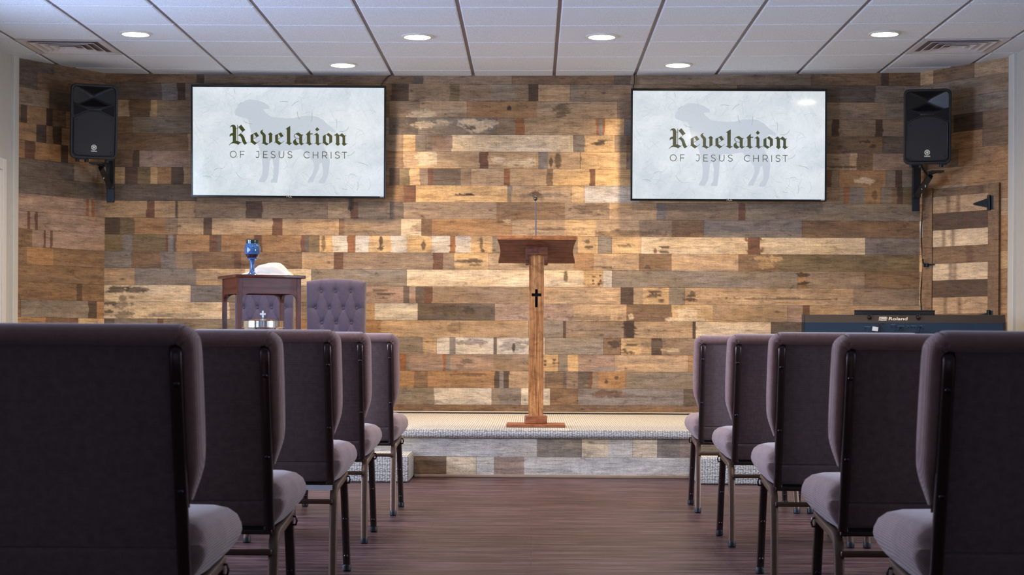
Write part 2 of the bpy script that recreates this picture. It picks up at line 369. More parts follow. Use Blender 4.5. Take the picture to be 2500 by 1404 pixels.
# ---------------------------------------------------------------- plank walls
PAL = {'T': (178, 146, 108), 'L': (214, 188, 150), 'G': (134, 120, 102), 'B': (124, 116, 110), 'N': (122, 94, 66), 'D': (74, 56, 42),
       'R': (104, 68, 48), 'O': (164, 122, 78), 'Y': (198, 160, 108), 'W': (198, 186, 168), 'P': (156, 128, 108), 'K': (94, 82, 70),
       'M': (144, 120, 94), 'Z': (114, 96, 64), 'Q': (146, 92, 50)}
PAL = {k: np.array(srgb(*v)[:3]) for k, v in PAL.items()}
PMEAN = np.array(srgb(150, 124, 98)[:3])
PAL = {k: (lambda q: q*0.92 + q.mean()*0.08*np.array([1.04, 1.0, .93]))(v*0.87 + PMEAN*0.13)*1.08 for k, v in PAL.items()}
ROWS = {
 -1: "N480 D500 M720 N1010 K1035 M1250 |N1500 |K1540 M1980 |N2150 D2170 N2240",
 0: "K395 B432 D452 G470 |M640 T800 |N955 D998 M1098 Z1122 M1200 G1260 M1290 D1314 |T1392 |G1412 M1545 |M1800 |K2137 G2240",
 1: "|T315 N368 Y384 M465 T700 |N950 M1025 T1140 |O1310 T1507 |M1560 N1900 |M2160 G2240",
 2: "|N325 G465 T700 |G950 K1020 G1212 |M1258 Q1280 T1455 Q1462 B1470 Q1476 Y1524 |B1545 T1800 |M2030 D2048 M2137 D2155 M2240",
 3: "|N460 T800 |M985 Y1015 |G1040 |G1055 P1103 L1400 |G1427 Y1500 M1530 N1548 T1800 |N2155 |K2240",
 4: "|N325 D341 P462 T700 |N985 T1028 L1066 T1170 R1192 T1315 |B1338 T1415 N1418 Y1530 |M1800 |M2075 T2092 N2130 |P2240",
 5: "|T305 D336 Z368 Y385 O418 D448 T700 |N950 D975 Z1000 Y1025 M1045 |R1058 K1125 M1150 T1230 Q1245 T1335 N1350 Y1440 R1454 Y1545 |R2030 G2048 |O2163 |G2185 D2202 |G2240",
 6: "|K480 M700 |N985 R1015 |Y1238 G1250 T1395 |Y1427 |W1560 T1800 |M2058 Q2074 G2110 O2150 |G2177 N2190 D2204 Z2240",
 7: "|T358 R378 T428 K434 T475 M600 D640 M800 |T855 R875 M952 |K985 M1213 |N1380 M1487 |T1603 B1627 M1803 R1820 G2240",
 8: "|D293 Z328 O405 M433 |T497 D518 T665 R690 T828 |N840 M980 L1029 |N1055 O1250 T1380 Y1455 T1560 M1640 N1718 |B1958 |N2240",
 9: "|Z300 B323 Z405 R411 B424 K431 O512 R530 K540 O620 R640 O735 R745 K755 Z780 |Y812 W848 Q867 W900 Y955 W993 Y1055 W1098 Q1112 W1150 Y1202 G1216 |M1410 |Y1460 |G1494 |Y1565 |L1826 R1856 L2112 |B2240",
 10: "|B322 |N393 B430 M470 N572 R588 N737 |T815 R838 M1057 R1082 M1110 Y1193 |T1400 O1450 T1560 N1640 T1803 |N1900 Z2240",
 11: "|T330 B480 T600 L760 |G993 |L1340 L1425 Y1472 |W1494 |G1815 G1948 |O1968 |M2110 N2240",
 12: "|L466 |B562 G700 |M893 P985 K1000 P1015 K1035 R1055 M1290 |T1515 D1547 T1570 Y1632 G1672 |T2083 M2240",
 13: "|L560 M740 |M893 T915 W1020 |K1208 |P1400 T1530 N1640 Y1740 T1922 |P1960 R1978 T2240",
 14: "|K280 G375 B385 R400 G700 |O930 T1122 |T1290 |G1375 |D1382 M1523 D1548 T1691 |D1698 |L1882 |K1960 T2240",
 15: "|M700 |G1033 T1066 |W1098 B1112 W1205 K1213 W1330 |G1473 |N1516 |Y1565 T1590 D1616 M1800 |T2240",
 16: "|T900 |Q992 G998 P1082 Q1090 B1100 P1205 M1290 |Y1363 |G1385 |Y1412 P1500 |T1680 |O1800 |M2240",
 17: "|N900 O1012 N1045 O1208 D1220 B1230 D1243 T1330 |N1375 K1384 M1410 K1437 R1446 M1462 O1528 |G1800 |N2240",
 18: "|M900 |G1060 W1200 G1220 B1272 |W1343 |N1411 |B1440 B1669 |K1900 |T2240",
 19: "|N1345 |N1740 |M2240"}
LEFTW = {
 -1: "K130 N250", 0: "K90 |N250", 1: "M120 |K180 N250", 2: "N50 |D66 O112 D128 N160 |O250", 3: "O88 D112 |O128 D150 O250", 4: "O60 R85 O148 D165 |O250",
 5: "|K180 M250", 6: "|K190 |K250", 7: "R40 P210 Q216 P222 Q230 P250", 8: "P65 R72 P84 R91 |P250", 9: "N78 P105 R111 P121 R127 P250",
 10: "|N65 O130 N250", 11: "|N150 N250", 12: "|N186 D200 N250", 13: "N50 |G215 D236 O250", 14: "|O110 N170 R190 |Y250", 15: "|N140 T250", 16: "|M200 N250", 17: "|K150 M250", 18: "|T250", 19: "|N250"}
RIGHTW = {
 -1: "T2280 |N2380 T2470", 0: "G2320 |M2470", 1: "M2350 |G2470", 2: "N2330 |D2400 N2470", 3: "O2400 |N2470", 4: "N2340 |O2470", 5: "O2470", 6: "|T2360 O2470",
 7: "O2280 |T2470", 8: "W2254 |O2470", 9: "O2260 O2470", 10: "|Y2470", 11: "O2290 |O2470", 12: "Y2300 O2470", 13: "G2262 |O2470", 14: "|T2350 N2470", 15: "O2470", 16: "T2470", 17: "N2470", 18: "O2470", 19: "N2470"}
ZL = lambda k: 2.780 - 0.1273*k          # top edge of course k
# marks: row, px, fraction down the board, half-width px, half-height fraction, colour, strength
MARKS = [(2, 1035, .4, 26, .18, 'L', .8), (2, 1085, .3, 18, .15, 'L', .7), (2, 1140, .25, 24, .2, 'L', .9), (2, 1165, .55, 26, .25, 'L', .9), (2, 1195, .3, 16, .2, 'L', .6), (2, 1150, .6, 10, .1, 'D', .8),
 (3, 1070, .3, 26, .35, 'N', .6), (4, 1035, .4, 16, .5, 'L', .9), (4, 1060, .95, 50, .1, 'Y', .9), (4, 1218, .5, 14, .2, 'L', 1), (4, 1290, .65, 14, .25, 'L', .9), (4, 1255, .7, 30, .2, 'L', .5),
 (1, 1030, .8, 30, .25, 'L', .7), (1, 1243, .4, 5, .12, 'D', 1), (1, 1375, .5, 18, .35, 'D', .6), (6, 1160, .8, 55, .15, 'Y', .9), (6, 1140, .55, 24, .05, 'D', 1), (6, 1330, .55, 50, .12, 'K', .6), (6, 1310, .5, 12, .2, 'D', .7),
 (3, 1460, .5, 14, .12, 'D', .9), (3, 1475, .3, 20, .06, 'D', .8), (4, 1362, .5, 8, .35, 'D', .7), (4, 1345, .6, 4, .3, 'D', .8),
 (9, 790, .5, 5, .4, 'D', .7), (9, 930, .3, 4, .3, 'D', .9), (9, 930, .75, 7, .12, 'D', .9), (9, 1034, .55, 5, .25, 'D', .8), (9, 1175, .4, 4, .3, 'D', .7), (9, 1178, .85, 5, .1, 'D', .8),
 (9, 1434, .3, 6, .1, 'D', .7), (9, 1440, .6, 12, .08, 'D', .8), (9, 1530, .5, 16, .08, 'D', .7), (9, 1622, .6, 13, .06, 'D', .9), (9, 1622, .88, 10, .05, 'D', .8), (9, 1600, .85, 4, .15, 'R', .9), (9, 1840, .5, 10, .5, 'D', .5), (9, 1840, .2, 16, .25, 'R', .9), (9, 1842, .85, 15, .25, 'R', .9),
 (10, 1150, .5, 30, .12, 'D', .8), (10, 1165, .7, 12, .06, 'D', .9), (10, 1470, .8, 26, .05, 'D', .7), (10, 1580, .8, 8, .1, 'D', .7),
 (11, 1381, .4, 5, .3, 'Z', 1), (11, 1450, .35, 3, .05, 'D', .9), (11, 1465, .3, 3, .05, 'D', .9), (11, 1448, .6, 3, .05, 'D', .9), (11, 1466, .62, 3, .05, 'D', .9), (11, 1449, .8, 3, .05, 'D', .9), (11, 1462, .82, 3, .05, 'D', .9),
 (12, 290, .3, 22, .2, 'D', .8), (12, 330, .28, 28, .14, 'D', .8), (12, 300, .75, 10, .2, 'D', .6), (12, 930, .25, 20, .06, 'D', .6), (12, 940, .45, 22, .05, 'D', .8), (12, 935, .7, 10, .05, 'D', .7), (12, 1600, .25, 12, .08, 'D', .8), (12, 1595, .5, 16, .1, 'D', .8), (12, 1615, .8, 8, .1, 'D', .7), (12, 1690, .3, 6, .1, 'D', .7), (12, 1690, .48, 16, .09, 'D', .9), (12, 1688, .7, 16, .09, 'D', .9),
 (13, 300, .2, 16, .2, 'K', .7), (13, 270, .1, 16, .1, 'D', .8), (13, 300, .85, 22, .25, 'K', .7), (13, 265, .6, 10, .1, 'D', .8), (13, 430, .8, 60, .1, 'B', .6), (13, 1100, .4, 40, .2, 'D', .5), (13, 1145, .45, 12, .2, 'D', .7), (13, 1310, .88, 30, .06, 'D', .5), (13, 1680, .45, 24, .2, 'L', .9), (13, 1680, .88, 45, .12, 'L', 1), (13, 1540, .7, 7, .15, 'L', .9), (13, 1450, .85, 60, .12, 'D', .5),
 (14, 1536, .5, 13, .5, 'D', .95), (14, 1110, .4, 14, .3, 'D', .35), (14, 1450, .55, 60, .03, 'D', .5), (14, 1600, .55, 50, .03, 'D', .5), (15, 1150, .3, 30, .18, 'B', .8), (15, 1250, .5, 26, .25, 'B', .7), (15, 1300, .35, 22, .15, 'B', .8), (15, 1254, .6, 4, .25, 'D', .9), (15, 1500, .35, 14, .18, 'D', .8), (15, 1540, .4, 12, .06, 'D', .8), (15, 1535, .85, 14, .06, 'D', .8), (15, 1522, .7, 8, .06, 'D', .8), (15, 1600, .35, 30, .2, 'K', .6), (15, 1640, .7, 20, .1, 'L', .6),
 (16, 1140, .4, 14, .15, 'K', .8), (16, 1120, .7, 10, .1, 'K', .7), (16, 1331, .4, 3, .08, 'D', .9), (16, 1331, .6, 3, .08, 'D', .9), (16, 1353, .3, 4, .06, 'D', .9), (16, 1353, .5, 4, .06, 'D', .9), (16, 1470, .85, 40, .12, 'B', .7), (17, 1150, .2, 40, .1, 'D', .6), (17, 1480, .6, 4, .1, 'D', .8), (17, 1505, .35, 5, .1, 'D', .8),
 (18, 1230, .6, 14, .15, 'K', .8), (18, 1258, .6, 8, .12, 'K', .8), (18, 1480, .3, 34, .2, 'R', .8), (18, 1540, .45, 60, .07, 'K', .7), (18, 1060, .85, 20, .08, 'K', .6), (7, 1440, .35, 40, .25, 'D', .5), (7, 855, .2, 60, .2, 'K', .3), (8, 1540, .8, 120, .15, 'D', .5), (8, 1350, .55, 60, .04, 'D', .5), (8, 1240, .1, 8, .1, 'L', .8),
 (8, 1020, .5, 14, .18, 'R', .4), (5, 2110, .6, 22, .18, 'L', .8), (3, 2110, .3, 12, .1, 'D', .8), (3, 2130, .6, 8, .1, 'D', .8), (4, 2050, .8, 50, .06, 'D', .8), (6, 2135, .5, 6, .3, 'D', .6), (12, 1900, .62, 150, .03, 'D', .7), (11, 1960, .2, 12, .12, 'D', .9), (11, 1960, .7, 12, .12, 'D', .9), (10, 1880, .25, 30, .12, 'Y', .7), (10, 1870, .6, 14, .2, 'Y', .5), (11, 520, .5, 90, .2, 'B', .4), (11, 400, .35, 60, .3, 'B', .8)]
def vnoise(S, Z, fs, fz, seed):
    """smooth value noise on arrays"""
    r = np.random.default_rng(seed); tb = r.random((64, 512))
    x = S*fs + 100; z = Z*fz + 50; xi = np.floor(x).astype(int); zi = np.floor(z).astype(int); fx = x-xi; fz_ = z-zi
    fx = fx*fx*(3-2*fx); fz_ = fz_*fz_*(3-2*fz_)
    g = lambda a, b: tb[b % 64, a % 512]
    return (g(xi, zi)*(1-fx)+g(xi+1, zi)*fx)*(1-fz_) + (g(xi, zi+1)*(1-fx)+g(xi+1, zi+1)*fx)*fz_
def plank_wall(name, P0, P1, px0, table, rowtops, zbot, mk=True, gap=0.0014, seed=1, nz=15, kmap=None, inward=None):
    L = sqrt((P1[0]-P0[0])**2+(P1[1]-P0[1])**2); ex, ey = (P1[0]-P0[0])/L, (P1[1]-P0[1])/L
    nx, ny = (ey, -ex)       # toward the room
    V = []; Fc = []; C = []
    for r in sorted(table):
        zt = rowtops(r); zb = max(rowtops(r+1), zbot)
        if zt <= zb: continue
        py = HY - (zt+zb)/2*0 - ((zt+zb)/2-EYE)*324
        segs = []; s = 0.0
        for tok in table[r].split():
            seam = tok[0] == '|'; tok = tok.lstrip('|'); e = min(L, max(0, s_on(float(tok[1:]), py, P0, P1)))
            segs.append([s, e, tok[0], seam]); s = e
        segs[-1][1] = L
        rs = np.random.default_rng(seed*100+r+5)
        xs = set(np.round(np.arange(0, L, 0.0065), 4)); xs.add(L); seams = []
        for sg in segs:
            if sg[3] and 0.02 < sg[0] < L-0.02:
                seams.append(sg[0]); xs = {x for x in xs if abs(x-sg[0]) > 0.0028}; xs.add(sg[0]-gap/2); xs.add(sg[0]+gap/2)
        xs = np.array(sorted(xs)); zs = np.linspace(zt-gap/2, zb+gap/2, nz)
        S, Z = np.meshgrid(xs, zs); col = np.zeros(S.shape+(3,))
        wob = (vnoise(S, Z, 6, 18, seed*7+r)-.5)*0.007
        boards = np.searchsorted(np.array(seams), S, side='right') if seams else np.zeros(S.shape, int)
        for (a, b, cde, seam) in segs:
            lo = a if seam else a; m = (S+np.where(seam & (np.abs(S-a) < .02), 0, wob) >= lo)
            col[m] = PAL[cde]*(1+0.14*(rs.random()-.5))
        # hard seams take their own colour exactly
        for (a, b, cde, seam) in segs:
            if seam:
                m = (S > a) & (S < a+0.02); col[m] = PAL[cde]
                m = (S < a-1e-5) & (S > a-0.02)
                prev = [q for q in segs if abs(q[1]-a) < 1e-6 and q[1] > q[0]]
                if prev: col[m] = PAL[prev[-1][2]]
        n1 = vnoise(S+r*3.1, Z, 5, 26, seed*31+r); n2 = vnoise(S+r*1.7, Z, 22, 60, seed*57+r); n3 = vnoise(S+r*.7, Z, 70, 170, seed*77+r)
        col *= (0.68+0.42*n1+0.22*n2)[..., None]
        warm = vnoise(S+r*5.3, Z, 3.5, 14, seed*91+r)-.5
        col *= np.stack([1+warm*.10, 1+warm*0.0, 1-warm*.22], -1)
        if mk:
            for (mr, mpx, fy, hw, hh, cc, st) in MARKS:
                if mr != r: continue
                sc_ = s_on(mpx, py, P0, P1); w_ = hw/324.0; zc = zt-(zt-zb)*fy; h_ = hh*(zt-zb)
                d = np.sqrt(((S-sc_)/w_)**2+((Z-zc)/max(h_, .006))**2) + ((n2-.5)*.8 + (n3-.5)*.7)*min(1.0, w_/.03)
                a_ = np.clip((1.25-d)/.28, 0, 1)*st; tgt = PAL[cc]*(0.55 if cc == 'D' else 1.08)
                col = col*(1-a_[..., None]) + tgt*a_[..., None]
        nk = int(L*0.9)
        for _ in range(nk):      # small knots and nail stains in the wood
            sc_ = rs.random()*L; zc = zb+(zt-zb)*(.15+.7*rs.random()); w_ = .006+.02*rs.random(); h_ = .005+.006*rs.random()
            d = np.sqrt(((S-sc_)/w_)**2+((Z-zc)/h_)**2); a_ = np.clip(1.3-d, 0, 1)*.75
            col = col*(1-a_[..., None]) + PAL['D']*.5*a_[..., None]
        nxs = len(xs); base = len(V); dep = 0.003+0.0012*rs.random(len(seams)+2)
        DD = dep[boards]; V.extend(zip((P0[0]+ex*S+nx*DD).ravel().tolist(), (P0[1]+ey*S+ny*DD).ravel().tolist(), Z.ravel().tolist()))
        C.append(col.reshape(-1, 3))
        for i in range(nxs-1):
            if xs[i+1]-xs[i] < gap*1.2 and any(abs((xs[i]+xs[i+1])/2-q) < 1e-4 for q in seams): continue
            for j in range(nz-1):
                a = base+j*nxs+i; Fc.append((a, a+nxs, a+nxs+1, a+1))
    nb = len(V)
    # the board behind the planks
    zt = rowtops(min(table)); tk = 0.05
    for dd in (0.0008, -tk):
        for (s_, z_) in ((0, zbot-.02), (L, zbot-.02), (L, zt), (0, zt)):
            V.append((P0[0]+ex*s_+nx*dd, P0[1]+ey*s_+ny*dd, z_))
    q = nb; back = [(q, q+1, q+2, q+3), (q+4, q+7, q+6, q+5), (q, q+4, q+5, q+1), (q+2, q+6, q+7, q+3), (q+1, q+5, q+6, q+2), (q, q+3, q+7, q+4)]
    me = bpy.data.meshes.new(name); me.from_pydata(V, [], Fc+back)
    me.materials.append(M['plank']); me.materials.append(M['wall_dark'])
    mi = np.zeros(len(me.polygons), dtype=np.int32); mi[len(Fc):] = 1; me.polygons.foreach_set('material_index', mi)
    ca = me.color_attributes.new('Col', 'FLOAT_COLOR', 'POINT'); arr = np.ones((len(V), 4)); cc = np.concatenate(C); arr[:len(cc), :3] = np.clip(cc, 0.004, .95)
    ca.data.foreach_set('color', arr.ravel()); me.update()
    return link(bpy.data.objects.new(name, me))

YW = 13.17
PL, PR = (-3.24, YW), (2.91, YW); PLL, PRR = (XL, 12.48), (XR, 12.48)
STZ = 0.296; STY = 10.78
tag(plank_wall('wall_back', PL, PR, 250, ROWS, ZL, 0.31, seed=1), 'back wall clad in reclaimed brown and grey planks', kind='structure')
tag(plank_wall('wall_left_angled', PLL, PL, 30, LEFTW, ZL, 0.31, mk=False, seed=2), kind='structure')
tag(plank_wall('wall_right_angled', PR, PRR, 2240, RIGHTW, ZL, 0.31, mk=False, seed=3), kind='structure')

# side walls with window openings
def wall_x(name, X, Y0, Y1, opens, mat, thick, H=3.0):
    bm = B(); xs = (X-thick, X) if X < 0 else (X, X+thick); y = Y0
    for (a, b) in opens:
        box(bm, xs[0], xs[1], y, a, 0, H); box(bm, xs[0], xs[1], a, b, 0, 0.85); box(bm, xs[0], xs[1], a, b, 2.25, H); y = b
    box(bm, xs[0], xs[1], y, Y1, 0, H)
    return tag(obj(name, bm, mat), kind='structure')
wall_x('wall_left', XL, YN, 12.47, WIN_L, M['paint'], 0.14)
wall_x('wall_right', XR, YN, 12.47, WIN_R, M['paint'], 0.14)
bm = B(); x = XL
for (a, b) in WIN_N:
    box(bm, x, a, YN-.14, YN, 0, 3); box(bm, a, b, YN-.14, YN, 0, .85); box(bm, a, b, YN-.14, YN, 2.25, 3); x = b
box(bm, x, XR, YN-.14, YN, 0, 3); tag(obj('wall_front', bm, M['paint']), kind='structure')
tg = NT('window_glass'); tr = tg.n('ShaderNodeBsdfTransparent'); gl = tg.n('ShaderNodeBsdfGlossy'); gl.inputs['Roughness'].default_value = 0.02
mx = tg.n('ShaderNodeMixShader'); mx.inputs[0].default_value = 0.06; tg.l(tr.outputs[0], mx.inputs[1]); tg.l(gl.outputs[0], mx.inputs[2])
tg.l(mx.outputs[0], tg.t.nodes['Material Output'].inputs[0]); M['glass'] = tg.m
wn = 0
for axis, lst in (('x', WIN_L), ('r', WIN_R), ('y', WIN_N)):
    for (a, b) in lst:
        wn += 1; bm = B(); g = B(); R_ = (lambda u0, u1, d0, d1, z0, z1, bb: box(bb, XL-d1, XL-d0, u0, u1, z0, z1)) if axis == 'x' else (lambda u0, u1, d0, d1, z0, z1, bb: box(bb, XR+d0, XR+d1, u0, u1, z0, z1)) if axis == 'r' else (lambda u0, u1, d0, d1, z0, z1, bb: box(bb, u0, u1, YN-d1, YN-d0, z0, z1))
        R_(a, a+.05, .03, .11, .85, 2.25, bm); R_(b-.05, b, .03, .11, .85, 2.25, bm); R_(a, b, .03, .11, .85, .9, bm); R_(a, b, .03, .11, 2.2, 2.25, bm); R_((a+b)/2-.02, (a+b)/2+.02, .05, .09, .9, 2.2, bm)
        R_(a+.05, b-.05, .068, .072, .9, 2.2, g)
        o = tag(obj('window_%d' % wn, bm, M['trimpaint']), kind='structure'); obj('window_pane', g, M['glass'], o)

# white corner boards where plank wall meets side walls, casing and door on the left wall
bm = B(); box(bm, XL-.02, XL+.028, 12.36, 12.475, 0.30, 2.87, .004); tag(obj('trim_1', bm, M['trimpaint']), kind='structure')
bm = B(); box(bm, XR-.024, XR+.02, 12.34, 12.475, 0.30, 2.90, .004); tag(obj('trim_2', bm, M['trimpaint']), kind='structure')
bm = B(); box(bm, XL-.01, XL+.02, 12.14, 12.22, 0, 2.10, .004); box(bm, XL-.01, XL+.02, 11.25, 11.33, 0, 2.10, .004); box(bm, XL-.01, XL+.02, 11.332, 12.138, 2.02, 2.10, .004)
tag(obj('trim_3', bm, M['doorpaint']), kind='structure')
bm = B(); box(bm, XL-.01, XL+.008, 11.33, 12.14, 0.30, 2.02)
for (z0, z1) in ((.5, 1.1), (1.25, 1.9)):
    for (y0, y1) in ((11.42, 11.70), (11.78, 12.05)): box(bm, XL, XL+.014, y0, y1, z0, z1, .006)
d1 = tag(obj('door_1', bm, M['doorpaint']), kind='structure')
bm = B(); cyl(bm, (XL+.008, 11.40, 1.2), (XL+.05, 11.40, 1.2), .01); dome(bm, (XL+.05, 11.4, 1.2), .025, (1, 0, 0), .02); obj('door_knob', bm, M['silver'], d1, True)

# floor
bm = B(); box(bm, XL-.14, XR+.14, YN-.14, 13.3, -.1, 0.0); tag(obj('floor', bm, M['floor']), kind='structure')

# ---------------------------------------------------------------- ceiling
TS = 0.6096; GX0 = -4.1134; GY0 = 12.9136
def zc(x): return EYE + 2.0086 + 0.0052*x + 0.0022*(x*x-1.2)
ZT = lambda x: zc(x)
bm = B(); vents = []
def tilebox(bm, x0, x1, y0, y1, e=0.010, mi=0):
    g = 0.012; x0 += g; x1 -= g; y0 += g; y1 -= g; q = 0.007
    pts = []
    for (a, b, c, d, dz) in ((x0, x1, y0, y1, 0.011), (x0, x1, y0, y1, 0.004), (x0+q, x1-q, y0+q, y1-q, 0.0)):
        pts += [(a, c, ZT(a)+dz), (b, c, ZT(b)+dz), (b, d, ZT(b)+dz), (a, d, ZT(a)+dz)]
    add(bm, pts, [(8, 11, 10, 9), (0, 1, 5, 4), (1, 2, 6, 5), (2, 3, 7, 6), (3, 0, 4, 7), (4, 5, 9, 8), (5, 6, 10, 9), (6, 7, 11, 10), (7, 4, 8, 11)], mi)
xs = [GX0 + TS*i for i in range(0, 14)]; ys = [GY0 + TS - TS*j for j in range(0, 28)]
VENT = {(1, 1+1): 'l', (11, 1+1): 'r'}
CXL, CXR = XL-.1, XR+.1
for i in range(len(xs)-1):
    for j in range(len(ys)-1):
        a, b = max(xs[i], CXL), min(xs[i+1], CXR); d, c = min(ys[j], 13.22), max(ys[j+1], YN-.1)
        if b-a < .05 or d-c < .05: continue
        if (i, j) in VENT: vents.append((i, j)); continue
        tilebox(bm, a, b, c, d)
for k in range(12):    # the metal tees above the tiles
    a = CXL+(CXR-CXL)*k/12; b = CXL+(CXR-CXL)*(k+1)/12
    add(bm, [(a, YN-.1, ZT(a)+.009), (b, YN-.1, ZT(b)+.009), (b, 13.22, ZT(b)+.009), (a, 13.22, ZT(a)+.009)], [(0, 3, 2, 1)], 1)
    add(bm, [(a, YN-.1, ZT(a)+.06), (b, YN-.1, ZT(b)+.06), (b, 13.22, ZT(b)+.06), (a, 13.22, ZT(a)+.06)], [(0, 1, 2, 3)], 1)
tag(obj('ceiling', bm, [M['tile'], M['tee']]), kind='structure')
def vent(i, j, label):
    x0, x1 = xs[i]+.012, xs[i+1]-.012; y1, y0 = ys[j]-.012, ys[j+1]+.012; cx, cy = (x0+x1)/2, (y0+y1)/2; z = ZT(cx); h = (x1-x0)/2
    o = thing('ceiling_vent', label, 'vent', (cx, cy, z-.002), 0, 'square ceiling diffusers'); o.rotation_euler = (0, -math.atan(.0052+.0044*cx), 0)
    def ring(bm, a, za, b, zb):
        P = [(-a, -a, za), (a, -a, za), (a, a, za), (-a, a, za), (-b, -b, zb), (b, -b, zb), (b, b, zb), (-b, b, zb)]
        add(bm, P, [(0, 1, 5, 4), (1, 2, 6, 5), (2, 3, 7, 6), (3, 0, 4, 7)])
    bm = B(); ring(bm, h, .0, h-.04, .0); ring(bm, h-.04, 0, h-.05, .012); ring(bm, h, 0, h, .012); obj('frame', bm, M['ventm'], o)
    bm = B(); add(bm, [(-h+.05, -h+.05, .0118), (h-.05, -h+.05, .0118), (h-.05, h-.05, .0118), (-h+.05, h-.05, .0118)], [(0, 1, 2, 3)]); obj('backing', bm, M['tee'], o)
    r = h-.07
    while r > .05:
        bm = B(); ring(bm, r, -.006, r-.030, .011); ring(bm, r, -.006, r-.004, -.008); ring(bm, r-.004, -.008, r-.032, .0105); obj('louvre', bm, M['ventm'], o); r -= .055
    bm = B(); box(bm, -r-.005, r+.005, -r-.005, r+.005, -.006, -.003); obj('centre_plate', bm, M['ventm'], o)
vent(1, 2, 'square louvred ceiling vent above the left speaker')
vent(11, 2, 'square louvred ceiling vent above the right speaker')

# ceiling can lights
CANS = [(331, 81, 'recessed ceiling light nearest the left ceiling vent'), (1019, 88, 'recessed ceiling light, left of the middle pair'),
        (1469, 88, 'recessed ceiling light, right of the middle pair'), (2160, 81, 'recessed ceiling light nearest the right ceiling vent'),
        (837, 157, 'recessed ceiling light close above the left television'), (1655, 157, 'recessed ceiling light close above the right television')]
def can(x, y, label, power, proto=[None], cone=142):
    if proto[0] is None:
        o = thing('ceiling_light', label, 'ceiling light', (0, 0, 0), 0, 'lit recessed ceiling lights')
        bm = B(); lathe(bm, [(.105, .006), (.106, -.004), (.100, -.008), (.088, -.009), (.082, -.004), (.080, .004)], seg=40); obj('trim_ring', bm, M['trimpaint'], o, True)
        bm = B(); lathe(bm, [(0, -.002), (.04, -.002), (.082, -.001)], seg=40); obj('lens', bm, M['lamp'], o); proto[0] = o
    else: o = copy_tree(proto[0]); o['label'] = label
    z = ZT(x)-.002; o.location = (x, y, z)
    l = bpy.data.lights.new('can_lamp', 'SPOT'); l.energy = power; l.color = CAN_COL; l.spot_size = radians(cone); l.spot_blend = 0.75; l.shadow_soft_size = 0.055
    lo = bpy.data.objects.new('can_lamp', l); lo.location = (x, y, z-.03); COL.objects.link(lo); return o
for (px, py, lb) in CANS:
    p = on_z(px, py, EYE+2.0086); p = on_z(px, py, ZT(p.x)); can(p.x, p.y, lb, CAN_W*(1.5 if py > 120 else (0.9 if px < 600 else 0.65 if px > 1900 else 1.35)), cone=150 if py > 120 else 146)
for (x, y, lb) in ((-1.5, 9.1, 'recessed ceiling light over the first rows, left'), (1.54, 9.1, 'recessed ceiling light over the first rows, right'),
                   (-1.5, 6.5, 'recessed ceiling light over the middle rows, left'), (1.5, 6.5, 'recessed ceiling light over the middle rows, right')):
    can(x, y, lb, CAN_W*(1.0 if y > 8 else 0.3), cone=120)

# ---------------------------------------------------------------- stage and steps
st = thing('stage', 'low stage platform with loop carpet top and plank front', 'stage', (0, STY, 0))
bm = B(); YB = YW-STY
W0, W1 = XL+.0, XR-.0
prof = [(YB-.0, STZ), (.03, STZ)]
for k in range(9):
    a = pi/2 + k/8*pi; prof.append((.012+ .0+ (-.022)*0 + cos(a)*.022, STZ-.027 + sin(a)*.027))
prof += [(.02, STZ-.054), (.02, STZ-.03), (YB, STZ-.03)]
n = len(prof); V1 = [(W0, y, z) for (y, z) in prof] + [(W1, y, z) for (y, z) in prof]
add(bm, V1, [(i, (i+1) % n, n+(i+1) % n, n+i) for i in range(n)] + [tuple(range(n))[::-1], tuple(range(n, 2*n))])
# cut the back corners along the angled walls
o = obj('carpet', bm, M['carpet'], st, True)
STR = {0: "G800 |W1310 G1420 |L1487 W1545 |L1605 |G1660 P1700 |M2100 T2400", 1: "|N1000 N1090 L1163 |W1207 |P1280 W1420 W1690 |T2000 |M2500"}
rt = lambda k: (STZ-.050) - 0.1195*k
o = plank_wall('plank_riser', (W0, STY+.026), (W1, STY+.026), 0, STR, rt, 0.012, mk=False, seed=4)
o.name = 'plank_riser'; o.parent = st; o.matrix_parent_inverse = Matrix.Translation((0, -STY, 0))
bm = B(); box(bm, W0, W1, .035, YB, .0, STZ-.03); obj('deck_frame', bm, M['wall_dark'], st)
bm = B(); box(bm, -.727, .982, .004, .0225, .0, .017, .004); obj('shoe_moulding', bm, M['shoe'], st)
bm = B(); box(bm, -3.2, 2.88, YB-.018, YB-.004, STZ, STZ+.016, .003); obj('base_strip', bm, M['wcable'], st)
def step(x0, x1, label):
    o = thing('carpeted_step', label, 'step', ((x0+x1)/2, 10.56, 0), 0, 'carpeted steps in front of the stage'); h = (x1-x0)/2
    bm = B(); box(bm, -h, h, -.22, .218, .0, .162, .014, seg=3); obj('tread', bm, M['carpet'], o, True)
step(-1.75, -.728, 'carpet covered step at the stage front behind the left chairs')
step(.983, 1.95, 'carpet covered step at the stage front behind the right chairs')
bm = B(); pts = [(-.35+i*.08, YW-.045+.006*sin(i*.9), STZ+.006) for i in range(-34, 40)]; tube(bm, pts, .0055, 8)
tag(obj('cable', bm, M['cable'], None, True), 'thin black cable lying along the foot of the plank wall', 'cable')

